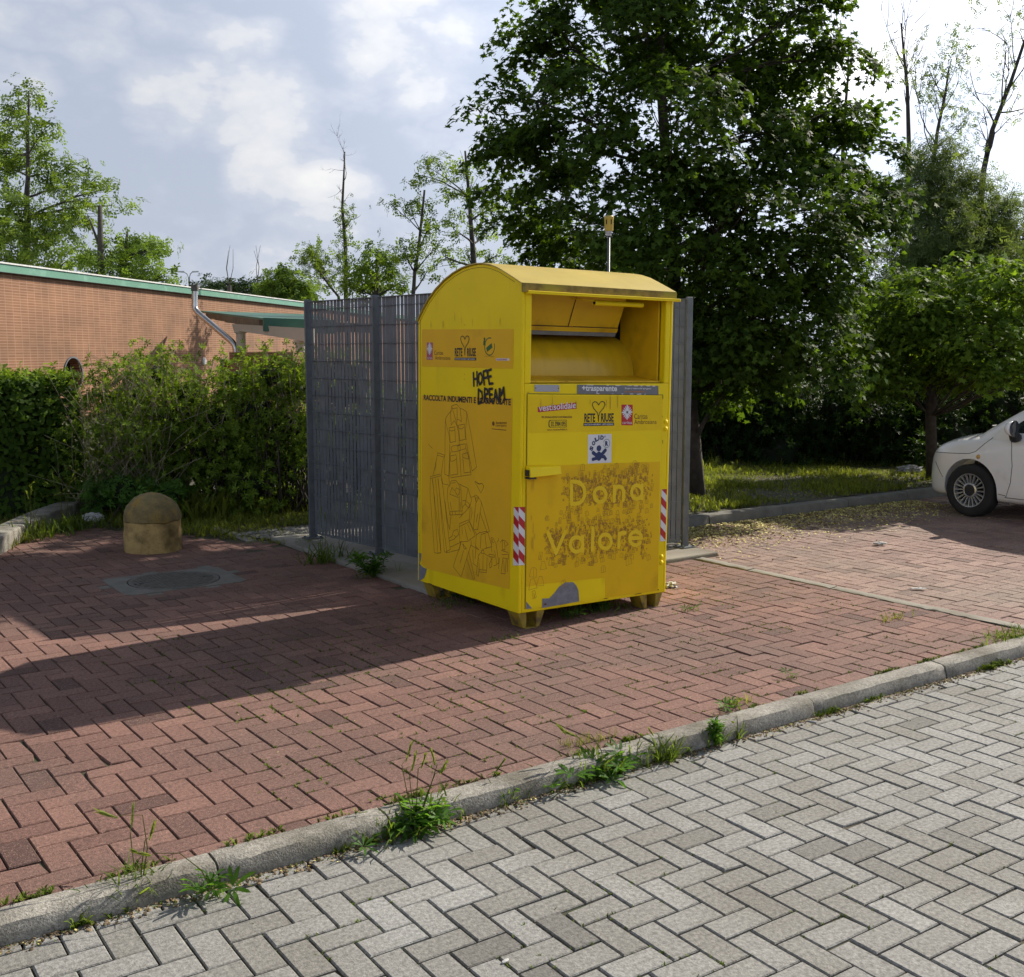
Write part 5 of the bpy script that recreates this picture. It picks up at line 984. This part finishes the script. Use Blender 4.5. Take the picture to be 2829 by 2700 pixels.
# tall robinia left, its neighbour, the dead stump
D = 48; base = at(52, 540, D); base[2] = 0
tree('robinia_tree', 'tall airy robinia at the far left behind the brick building', 'tree', base, up_line(52, 540, 55, 175, D, 9), .20, bl([(50, 195, 42), (15, 235, 48), (85, 250, 38), (45, 300, 60), (95, 330, 55), (150, 355, 55), (200, 365, 38), (215, 395, 25), (10, 330, 60), (30, 410, 70), (120, 415, 50), (165, 420, 35), (70, 475, 80), (10, 490, 60), (130, 500, 45), (-50, 300, 70), (-40, 430, 80)], D, .7, 2), (MT['robinia'], MT['bark_far']), PINN, .36, 2.0, .42, 15, .2, .5, sub=5)
D = 44; base = at(230, 540, D); base[2] = 0
tree('leafy_tree', 'rounded light green tree right of the dead trunk behind the building', 'tree', base, up_line(235, 545, 245, 440, D, 4), .2, bl([(250, 465, 45), (290, 480, 30), (205, 480, 38), (235, 520, 50), (185, 525, 38), (290, 520, 38), (315, 540, 22), (165, 490, 22)], D, .8, 1.5), (MT['bushy'], MT['bark_far']), PINN, .36, 2.6, .36, 16, .2, .5, sub=3)
def bare(name, label, pts_px, D, r0, nt, lt, group=None, cat='tree', leaf=None, zb=0.0, mat='bark_far', r1=.02):
    P = [at(*p, D) for p in pts_px]; g = P[0].copy(); g[2] = zb; t = thing(name, g, label, cat, group); Q = [Vector(p - g) for p in [g] + P]
    mb = MB(); n = len(Q); R = [r0 + (r1 - r0) * i / (n - 1) for i in range(n)]; mb.tube(Q, R, 8); ends = []
    def grow(p, d, l, r, lv):
        q = [p]; dd = d.copy()
        for i in range(4): dd = (dd + Vector([random.gauss(0, .16) for _ in range(3)]) + Vector((0, 0, .10))).normalized(); q.append(q[-1] + dd * l / 4)
        mb.tube(q, [r * (1 - .2 * i) for i in range(5)], 5); ends.extend(q[2:])
        if lv > 0:
            for k in range(random.randint(2, 3)):
                grow(q[random.randint(1, 4)], (dd + Vector([random.gauss(0, .6) for _ in range(3)])).normalized(), l * random.uniform(.5, .75), r * .55, lv - 1)
    for k in range(nt):
        i = random.randint(max(1, n // 2), n - 1); f = random.random(); p = Q[i - 1].lerp(Q[i], f); d = (Q[i] - Q[i - 1]).normalized(); d = (d + Vector([random.gauss(0, .55) for _ in range(3)])).normalized(); grow(p, d, lt * random.uniform(.6, 1.2), R[i] * .5, 2)
    mb.build('trunk', MT[mat], t, smooth=True)
    if leaf:
        tpl, mt_, sz, k, sp = leaf; E = np.array([tuple(e) for e in ends]); P_ = np.repeat(E, k, 0) + RNG.normal(size=(len(E) * k, 3)) * sp
        scatter('crown', P_, nrm(RNG.normal(size=P_.shape) + [0, 0, .6]), RNG.uniform(.7, 1.3, len(P_)) * sz, tpl, MT[mt_], t)
    return t
D = 43; p = at(193, 540, D); p[2] = 0; t = thing('dead_trunk', p, 'bare broken dead trunk standing in front of the rounded tree', 'dead tree')
q = [Vector(at(*a, D) - p) for a in ((194, 545), (193, 480), (192, 395))]; MB().tube([Vector((0, 0, 0))] + q, [.16, .14, .12, .085], 9).tube([q[1], q[1] + Vector((-.25, .1, .9)), q[1] + Vector((-.4, .1, 1.3))], [.06, .04, .015], 6).build('trunk', MT['bark_far'], t, smooth=True)
# trees beyond the roof, between the building and the bin
D = 66
for k, (l, lab) in enumerate((([(392, 560, 22), (420, 552, 18), (445, 556, 20)], 'low dark tree left of the far treetops above the roof'), ([(470, 556, 20), (495, 560, 20), (515, 552, 16)], 'low dark tree in the middle of the far treetops above the roof'))):
    b = at(l[1][0], 600, D); b[2] = 0
    tree('distant_tree', lab, 'tree', b, up_line(l[1][0], 600, l[1][0], 552, D, 3), .2, bl(l, D, .9, 2), (MT['conifer'], MT['bark_far']), PINN, .4, 5, .4, 18, .2, group='trees far behind the brick building', sub=1)
for px, t0, lab in ((440, 548, 'thin dead trunk poking above the low dark treetops'), (494, 545, 'dead trunk with thin bare shoots beside the bushy far tree')):
    p = at(px, 575, 60); p[2] = 0; t = thing('dead_trunk', p, lab, 'dead tree'); a = Vector(at(px, t0, 60) - p); mb = MB().tube([(0, 0, 0), a * .6, a], [.2, .17, .13], 8)
    for _ in range(3): mb.tube([a, a + Vector((random.gauss(0, .1), random.gauss(0, .1), .9)), a + Vector((random.gauss(0, .25), random.gauss(0, .2), random.uniform(1.2, 2.2)))], [.022, .016, .008], 5)
    mb.build('trunk', MT['bark_far'], t)
D = 56; b = at(548, 600, D); b[2] = 0
tree('bushy_tree', 'bushy pointed green tree just left of the steel enclosure top', 'tree', b, up_line(548, 600, 545, 525, D, 3), .2, bl([(545, 527, 16), (548, 548, 30), (525, 560, 22), (572, 562, 24), (548, 575, 40), (590, 575, 14)], D, .9, 1), (MT['bushy'], MT['bark_far']), PINN, .4, 6, .36, 18, .2, sub=2)
bare('bare_tree', 'slim half dead tree with bare forked top left of the bin', [(664, 560), (663, 470), (657, 400), (660, 340), (662, 292)], 40, .10, 8, .75, leaf=None)
bare('sparse_tree', 'small sparse tree leaning left at the foot of the bare one', [(650, 570), (630, 545), (612, 520), (598, 505)], 39, .06, 6, .9, leaf=(PINN, 'robinia', .2, 2, .16))
D = 40; p = at(663, 560, D); P = [at(660 + random.gauss(0, 4), y, D) for y in range(395, 560, 5)]; 
g = P[0].copy(); g[2] = 0; P = np.repeat(np.array(P), 7, 0) + RNG.normal(size=(len(P) * 7, 3)) * .16; tag(scatter('ivy', P, RNG.normal(size=P.shape) + [0, 0, .5], RNG.uniform(.12, .24, len(P)), PINN, MT['robinia']), 'thin climbing foliage around the slim half dead trunk', 'ivy')
D = 38; b = at(720, 600, D); b[2] = 0
tree('leafy_tree', 'leafy tree showing above the steel enclosure right of the bare trunk', 'tree', b, up_line(722, 600, 725, 480, D, 4), .16, bl([(725, 490, 26), (700, 520, 32), (745, 520, 30), (715, 548, 42), (765, 545, 26), (680, 550, 18)], D, .9, 1), (MT['bushy'], MT['bark_far']), PINN, .27, 6, .26, 16, .2, sub=3)
D = 34; b = at(915, 600, D); b[2] = 0
tree('robinia_tree', 'slender robinia with drooping sparse branches left of the maple', 'tree', b, up_line(918, 600, 893, 290, D, 7), .13, bl([(860, 330, 36), (828, 325, 26), (800, 335, 26), (890, 310, 26), (905, 350, 32), (845, 365, 26), (895, 410, 30), (945, 400, 24), (870, 440, 30), (935, 450, 34), (900, 495, 34), (955, 490, 30), (850, 490, 26)], D, .75, 1.2), (MT['robinia'], MT['bark_far']), PINN, .22, 3.2, .24, 12, .3, .5, sub=4)
b = at(800, 600, 33); b[2] = 0
tree('robinia_tree', 'thin bent robinia sapling between the enclosure and the slender robinia', 'tree', b, up_line(788, 600, 815, 365, 33, 6), .07, bl([(755, 397, 20), (790, 400, 14), (815, 400, 22), (830, 430, 26), (800, 460, 26), (840, 470, 26), (785, 500, 24), (820, 520, 30), (775, 480, 16)], 33, .75, .8), (MT['robinia'], MT['bark_far']), PINN, .21, 3.4, .22, 12, .3, .5, sub=3)
# right background
D = 24; b = at(1820, 800, D); b[2] = 0
tree('willow_tree', 'broad grey green willow thicket behind the round maple', 'tree', b, up_line(1822, 800, 1815, 330, D, 6), .18, bl([(1800, 320, 55), (1770, 380, 60), (1850, 385, 62), (1905, 430, 62), (1800, 450, 75), (1870, 480, 75), (1750, 470, 55), (1950, 490, 60), (1820, 540, 85), (1920, 560, 80), (1990, 540, 80), (1760, 560, 60), (2030, 460, 60)], D, 1.0, 1.2), (MT['willow'], MT['bark_far']), WILLOW, .16, 24, .2, 22, .15, .5, sub=4)
bare('bare_tree', 'dead bare forked tree behind the right of the maple', [(1742, 420), (1745, 280), (1742, 170), (1735, 100), (1730, 45)], 30, .085, 8, 1.5)
bare('bare_tree', 'leaning dark nearly leafless tree at the far right edge', [(1880, 420), (1888, 330), (1905, 250), (1940, 160), (1970, 70), (1985, 10)], 26, .085, 15, 1.3, leaf=(PINN, 'willow', .10, 1, .12))
bare('sparse_tree', 'sparse feathery sapling between the two bare trees at right', [(1790, 330), (1800, 250), (1815, 180), (1822, 130)], 28, .06, 10, 1.3, leaf=(PINN, 'willow', .12, 2, .12))
bare('bare_tree', 'thin bare tip rising over the right shoulder of the maple', [(1620, 240), (1628, 150), (1629, 70)], 19, .04, 2, .5, r1=.008)
D = 20
for k, (px, py, r, lab) in enumerate(((1700, 640, 120, 'dark dense tree behind the gap between maple and round tree'), (1890, 640, 130, 'grey green dense tree behind the round maple crown'), (2060, 620, 140, 'grey green dense tree beyond the right edge above the car'), (1180, 640, 130, 'dark dense tree directly behind the yellow bin'), (1400, 650, 140, 'dark dense tree behind the lower maple foliage'))):
    b = at(px, 860, D + k * .3); b[2] = 0; R_ = rpx(r, D)
    bb = [(at(px + random.uniform(-.6, .6) * r, py + random.uniform(-.7, .8) * r, D + random.uniform(-1, 1)), R_ * random.uniform(.45, .7)) for _ in range(9)]
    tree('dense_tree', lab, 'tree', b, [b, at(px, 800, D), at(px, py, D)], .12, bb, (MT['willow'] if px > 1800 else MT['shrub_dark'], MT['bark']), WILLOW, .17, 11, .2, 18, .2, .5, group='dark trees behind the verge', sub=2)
# ------------------------------------------------------------------ hedges and shrubs
def core(name, blobs, f, parent, origin):  # added dark hulls that keep light out of the shrubs
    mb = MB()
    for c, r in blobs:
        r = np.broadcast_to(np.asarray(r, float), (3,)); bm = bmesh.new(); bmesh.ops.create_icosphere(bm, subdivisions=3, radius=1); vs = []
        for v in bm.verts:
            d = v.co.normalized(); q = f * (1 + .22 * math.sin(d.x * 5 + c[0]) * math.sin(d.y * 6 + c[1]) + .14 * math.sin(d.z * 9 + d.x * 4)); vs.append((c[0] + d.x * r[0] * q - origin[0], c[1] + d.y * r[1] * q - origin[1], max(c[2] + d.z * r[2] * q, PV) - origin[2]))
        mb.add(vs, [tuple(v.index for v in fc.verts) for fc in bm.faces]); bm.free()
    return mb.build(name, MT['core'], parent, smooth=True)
def shrub(name, label, blobs, mat, templ, size, per_m2, cl_r, nl, shell=.7, up=.6, corek=.66, cat='shrub', group=None, stems=10, stem_mat='bark'):
    c = np.mean([b[0] for b in blobs], 0); o = np.array([c[0], c[1], PV]); t = thing(name, o, label, cat, group)
    P, N, C = blob_points(blobs, per_m2, cl_r, nl, shell, up); k = P[:, 2] > PV + .02; P, N = P[k], N[k]
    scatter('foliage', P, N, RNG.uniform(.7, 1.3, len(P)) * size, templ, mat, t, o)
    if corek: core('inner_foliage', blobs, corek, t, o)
    mb = MB()
    for b, r in blobs:
        for _ in range(stems):
            a = Vector((b[0] + random.uniform(-.2, .2) - o[0], b[1] + random.uniform(-.2, .2) - o[1], 0)); e = Vector(b - o) + Vector(inball(1, .7)[0]) * float(np.mean(r)) * 1.12; limb(mb, a, e, .012, .003, .1, 4, 4)
    mb.build('stem', MT[stem_mat], t, smooth=True)
    return t
# clipped hedge
t = thing('hedge', (1.2, 11.7, PV), 'clipped dark hedge with bright young top leaves at the left edge', 'hedge')
n = 20000; x = RNG.uniform(-4.5, 2.7, n); side_ = RNG.random(n) < .62; y = np.where(side_, 11.15 + abs(RNG.normal(0, .05, n)), RNG.uniform(11.15, 12.3, n)); z = np.where(side_, RNG.uniform(PV, 1.37, n), 1.35 + RNG.normal(0, .035, n)) ; y = y + .07 * np.sin(x * 3.1 + z * 4) + .05 * np.sin(x * 7 + z * 2)
y = np.where(x > 2.4, y - (x - 2.4) * .1, y); N_ = np.where(side_[:, None], np.array([0, -1, .55]), np.array([0, -.25, 1])) + RNG.normal(size=(n, 3)) * .5
scatter('foliage', np.c_[x, y, z], N_, RNG.uniform(.05, .085, n), OVAL, MT['hedge'], t, t.location)
n = 900; x = RNG.uniform(-4.5, 2.7, n); scatter('young_shoot', np.c_[x, RNG.uniform(11.1, 11.9, n), 1.38 + abs(RNG.normal(0, .045, n))], RNG.normal(size=(n, 3)) * .5 + [0, 0, 1], RNG.uniform(.05, .11, n), SHOOT, MT['shrub'], t, t.location)
MB().box((-5.8, -.43, 0), (1.35, .7, 1.22)).build('inner_foliage', MT['core'], t)  # dark box added inside the hedge to stop light passing
D = 11.2
S1 = bl([(205, 740, 62), (165, 820, 80), (250, 830, 85), (200, 910, 85), (290, 900, 75), (130, 900, 60)], 10.9, .9, .3)
t = shrub('twiggy_shrub', 'half dry twiggy shrub between the clipped hedge and the leafy shrubs', S1, MT['shrub'], SHOOT, .05, 120, .10, 7, .3, .5, 0, stems=0)
mb = MB(); o = np.array(t.location)
for _ in range(170):
    a = at(random.uniform(120, 330), 965, 10.7) - o; a[2] = 0; e = at(random.gauss(215, 75), random.gauss(830, 85), 10.45 + random.uniform(-.35, .5)) - o; limb(mb, a, e, .0038, .0015, .14, 5, 4)
for _ in range(16):
    a = at(random.uniform(150, 330), 760, 10.8) - o; e = at(random.uniform(150, 360), random.uniform(655, 720), 10.8) - o; limb(mb, a, e, .005, .002, .12, 5, 4)
mb.build('dry_twig', MT['twig'], t, smooth=True)
S2 = bl([(300, 722, 46), (362, 760, 52), (335, 800, 62), (320, 870, 80), (400, 880, 80), (330, 940, 60), (415, 805, 50), (265, 770, 40)], 11.0, .9, .3)
shrub('leafy_shrub', 'leafy bright shrub left of the middle in front of the brick wall', S2, MT['shrub'], SHOOT, .055, 130, .12, 8, .45, .5, .42)
S3 = bl([(455, 735, 48), (520, 722, 46), (565, 745, 36), (490, 790, 66), (550, 820, 62), (470, 870, 74), (545, 900, 66), (480, 930, 66), (590, 850, 44)], 10.9, .9, .3)
shrub('leafy_shrub', 'taller leafy shrub beside the left post of the steel enclosure', S3, MT['shrub'], SHOOT, .057, 130, .12, 8, .45, .5, .42)
for sh, l_ in ((bpy.data.objects['leafy_shrub'], [(290, 700), (345, 705), (400, 720)]), (bpy.data.objects['leafy_shrub.001'] if 'leafy_shrub.001' in bpy.data.objects else None, [(470, 700), (540, 690), (575, 720)])):
    if sh is None: continue
    mb = MB(); o = np.array(sh.location); TP = []
    for px, py in l_:
        for _ in range(6):
            a = at(px + random.uniform(-30, 30), py + 110, 10.7) - o; e = at(px + random.uniform(-45, 45), py - random.uniform(8, 45), 10.55) - o; pts = limb(mb, a, e, .0055, .002, .16, 6, 4); TP += [tuple(q) for q in pts[2:] for _ in range(3)]
    mb.build('arching_stem', MT['twig'], sh, smooth=True); TP = np.array(TP); scatter('foliage', TP + RNG.normal(size=TP.shape) * .03, RNG.normal(size=TP.shape) + [0, 0, .8], RNG.uniform(.03, .06, len(TP)), SHOOT, MT['shrub'], sh)
S4 = bl([(600, 730, 60), (660, 740, 70), (620, 840, 80), (700, 850, 90), (780, 830, 90)], 12.2, .9, .3)
shrub('leafy_shrub', 'leafy shrub seen through the slats behind the steel enclosure', S4, MT['shrub'], SHOOT, .064, 60, .12, 6, .7, .5, .64)
S5 = bl([(230, 935, 50), (270, 950, 45), (320, 955, 40), (200, 965, 36)], 10.5, .8, .2)
shrub('undergrowth_shrub', 'low feathery undergrowth at the foot of the dry twiggy shrub', S5, MT['weed'], LANCE, .085, 110, .08, 6, .5, .7, .5, stems=4)
# shrub wall behind the verge
for k, (l, lab) in enumerate((([(1380, 770, 75), (1440, 830, 75), (1370, 870, 60), (1330, 800, 60)], 'dark shrub with bright top leaves right behind the enclosure post'), ([(1500, 790, 80), (1560, 850, 80), (1500, 880, 60)], 'twiggy dark shrub in the middle of the verge'), ([(1630, 780, 85), (1680, 850, 80), (1620, 880, 60)], 'dark shrub left of the round maple trunk'), ([(1760, 790, 85), (1820, 850, 80), (1740, 880, 60)], 'dark shrub right behind the round maple trunk'), ([(1900, 790, 90), (1960, 850, 80), (1880, 870, 60)], 'dark shrub behind the windscreen of the white car'), ([(2060, 790, 100), (2130, 840, 90)], 'dark shrub beyond the right edge behind the car'))):
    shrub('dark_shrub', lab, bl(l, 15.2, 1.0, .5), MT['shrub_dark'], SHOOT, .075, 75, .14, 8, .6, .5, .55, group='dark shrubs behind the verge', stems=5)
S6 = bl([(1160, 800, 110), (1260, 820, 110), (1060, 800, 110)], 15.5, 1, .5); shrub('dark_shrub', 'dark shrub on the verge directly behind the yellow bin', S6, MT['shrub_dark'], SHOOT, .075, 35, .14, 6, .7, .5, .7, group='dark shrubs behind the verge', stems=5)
# ------------------------------------------------------------------ weeds, one by one
def gp(px, py, z=PV):
    d = at(px, py, 1.0) - np.array([0, 0, CAM_H]); tt = (z - CAM_H) / d[2]; return np.array([d[0] * tt, d[1] * tt, z])
def weed(label, px, py, h=.12, nb=40, ears=0, rosette_n=0, r_leaf=.09, z=0.0, spread=.05, leafy=0, ear_h=.25, dry=0, name='weed', group='weeds along the kerb', cat='weed', leaf_mat='weed'):
    p = gp(px, py, z); t = thing(name, p, label, cat, group)
    if nb:
        P = np.c_[RNG.normal(size=(nb, 2)) * spread * [1.3, .5], np.zeros(nb)]; scatter('blade', P, np.c_[RNG.normal(size=(nb, 2)) * .35, np.ones(nb)], RNG.uniform(.5, 1.1, nb) * h, blades(3, 1, .028, .9), MT['dry_grass'] if dry else MT['kerb_grass'], t)
    if rosette_n:
        P = np.c_[RNG.normal(size=(rosette_n, 2)) * spread * [1, .45], abs(RNG.normal(size=rosette_n)) * .02 + .01]; scatter('leaf', P, np.c_[RNG.normal(size=(rosette_n, 2)) * .3, np.ones(rosette_n)], RNG.uniform(.6, 1.2, rosette_n) * r_leaf, rosette(8, .085, 1, .4), MT['weed'], t)
    if leafy:
        mb = MB(); LP = []; 
        for _ in range(leafy):
            e = Vector((random.gauss(0, spread), random.gauss(0, spread), h * random.uniform(.6, 1.1))); pts = limb(mb, (0, 0, 0), e, .004, .0015, .1, 4, 4)
            for q in pts[1:]: LP += [tuple(q)] * 2
            LP += [tuple(pts[-1])]
        mb.build('stem', MT['weed'], t); LP = np.array(LP); scatter('leaf', LP, np.c_[RNG.normal(size=(len(LP), 2)) * .4, np.ones(len(LP))], RNG.uniform(.6, 1.2, len(LP)) * r_leaf, rosette(5, .1, 1, .5), MT[leaf_mat], t)
    for _ in range(ears):
        e = Vector((random.gauss(0, .045), random.gauss(0, .03), ear_h * random.uniform(.75, 1.1))); lean = Vector((random.gauss(0, .05), random.gauss(0, .03), 0)); mb = MB(); mb.tube([(0, 0, 0), e * .6, e + lean * .3, e + lean + Vector((0, 0, .01))], [.0022, .0018, .0014, .001], 5); s = mb.build('stalk', MT['dry_grass'], t)
        d = (lean + Vector((0, 0, .05))).normalized(); n = 26; f = RNG.random(n); P = np.array(e + lean)[None] + np.array(d)[None] * (f[:, None] * .055); scatter('ear', P, np.array(d)[None] + RNG.normal(size=(n, 3)) * .012, RNG.uniform(.6, 1, n) * .034, blades(2, 1, .06, .25), MT['ear'], t)
    return t
weed('grass tuft with one tall barley ear at the near left of the kerb', 268, 1728, .12, 50, 3, 2, .05, spread=.04, ear_h=.24)
weed('flat dandelion rosette beside the kerb joint at left', 415, 1722, .05, 10, 1, 6, .075, spread=.05, ear_h=.16)
weed('big leafy clump with barley ears spilling over the kerb', 800, 1590, .14, 60, 5, 36, .085, spread=.075, ear_h=.21)
weed('small grass tuft with one ear just right of the big clump', 975, 1538, .09, 40, 1, 2, .05, spread=.035, ear_h=.12)
weed('tiny two leaved seedling at the kerb foot between the tufts', 1067, 1522, .05, 0, 0, 2, .055, spread=.012)
weed('dense grass and dock clump left of the middle kerb joint', 1165, 1487, .13, 60, 2, 24, .08, spread=.07, ear_h=.17)
weed('upright grass tuft right of the middle kerb joint', 1268, 1460, .12, 50, 1, 0, spread=.04, ear_h=.15)
weed('small upright leafy weed standing at the kerb face', 1372, 1432, .10, 8, 0, 0, .045, spread=.02, leafy=4)
weed('single thin grass stalk at the kerb foot right of the leafy weed', 1415, 1418, .11, 10, 1, 0, spread=.015, ear_h=.14)
weed('small weed with pale dried flowers on the inner kerb edge', 1415, 1355, .07, 16, 0, 3, .05, z=PV, spread=.035, dry=1)
weed('flat little rosette on the inner kerb edge', 1385, 1372, .03, 6, 0, 2, .06, z=PV, spread=.03)
weed('dry moss tuft on the red paving behind the dense clump', 1125, 1425, .05, 40, 0, 0, z=PV, spread=.05, dry=1)
weed('yellow green grass patch at the right edge by the kerb corner', 1948, 1222, .07, 110, 0, 0, z=PV, spread=.10)
weed('grass tuft growing at the edge of the concrete slab', 622, 1080, .18, 36, 2, 0, z=PV, spread=.07, ear_h=.35, group='weeds around the enclosure')
weed('dark leafy weed at the slab edge by the middle fence post', 716, 1108, .16, 10, 0, 0, .075, z=PV, spread=.08, leafy=7, group='weeds around the enclosure')
weed('leafy weeds growing in the dark under the yellow bin', 1145, 1172, .09, 50, 0, 14, .06, z=PV, spread=.13, group='weeds around the enclosure')
weed('broad leaved weed under the front edge of the yellow bin', 1085, 1190, .05, 4, 0, 5, .07, z=PV, spread=.05, group='weeds around the enclosure')
weed('dark weeds in the shade under the near side of the bin', 905, 1155, .10, 30, 0, 8, .06, z=PV, spread=.12, group='weeds around the enclosure')
weed('small green grass tuft in a joint just in front of the bin foot', 965, 1228, .035, 36, 0, 0, z=PV, spread=.045, group='weeds in the red paving')
weed('small green tuft on the red paving right of the bin', 1325, 1172, .04, 26, 0, 2, .04, z=PV, spread=.035, group='weeds in the red paving')
weed('tiny weed in the red paving near the kerb right of centre', 1517, 1302, .035, 14, 0, 2, .04, z=PV, spread=.02, group='weeds in the red paving')
weed('little dry tuft far right on the red paving', 1715, 1190, .05, 30, 0, 0, z=PV, spread=.045, dry=1, group='weeds in the red paving')
weed('barley grass with nodding ears on the left end of the low wall', 60, 1035, .24, 40, 5, 0, z=PV, spread=.12, ear_h=.42, group='weeds along the low wall')
weed('barley grass with pale ears at the right end of the low wall', 125, 1020, .26, 60, 6, 0, z=PV, spread=.13, ear_h=.45, group='weeds along the low wall')
weed('tall dock seedling standing by the round maple trunk', 1757, 905, .45, 0, 0, 0, .14, z=PV + .09, spread=.05, leafy=3, group='weeds on the verge', leaf_mat='shrub_dark')
# ------------------------------------------------------------------ bits of litter
def scrap(name, label, px, py, s, mat, z=PV, crump=.3, cat='litter'):
    p = gp(px, py, z); bm = bmesh.new(); bmesh.ops.create_icosphere(bm, subdivisions=3, radius=1); ph = random.random() * 9
    for v in bm.verts: q = 1 + crump * (math.sin(v.co.x * 7 + ph) * math.sin(v.co.y * 8 + ph * 2) + .6 * math.sin(v.co.z * 13 + v.co.x * 9 + ph)); v.co = Vector((v.co.x * s[0] * q, v.co.y * s[1] * q, s[2] + v.co.z * s[2] * q))
    me = bpy.data.meshes.new(name); bm.to_mesh(me); bm.free(); me.materials.append(mat); o = bpy.data.objects.new(name, me); COL.objects.link(o); o.location = p; o.rotation_euler = (0, 0, random.random() * 3); tag(o, label, cat, 'bits of litter on the paving'); return o
scrap('paper_scrap', 'flat white paper scrap on the parking pavers', 1763, 1131, (.05, .02, .004), MT['paper'])
scrap('crushed_wrapper', 'pale crushed wrapper near the leaf litter by the far kerb', 1690, 1046, (.05, .03, .012), MT['paper'])
scrap('plastic_film', 'crumpled clear plastic beside the right foot of the bin', 1288, 1128, (.05, .035, .016), MT['paper'], crump=.6)
scrap('plastic_bag', 'white crumpled plastic bag on the grass left of the round maple trunk', 1748, 908, (.12, .09, .045), MT['paper'], z=PV + .09, crump=.55)
scrap('crushed_bottle', 'pale crushed bottle lying by the low wall near the bollard', 180, 1003, (.10, .05, .045), MT['paper'], crump=.2)
scrap('cigarette_butt', 'white cigarette butt at the kerb foot right of centre', 1558, 1387, (.025, .004, .004), MT['paper'], z=0, crump=.05)
scrap('cigarette_butt', 'white cigarette butt at the bottom edge of the grey road', 970, 1847, (.014, .006, .003), MT['paper'], z=0, crump=.1)
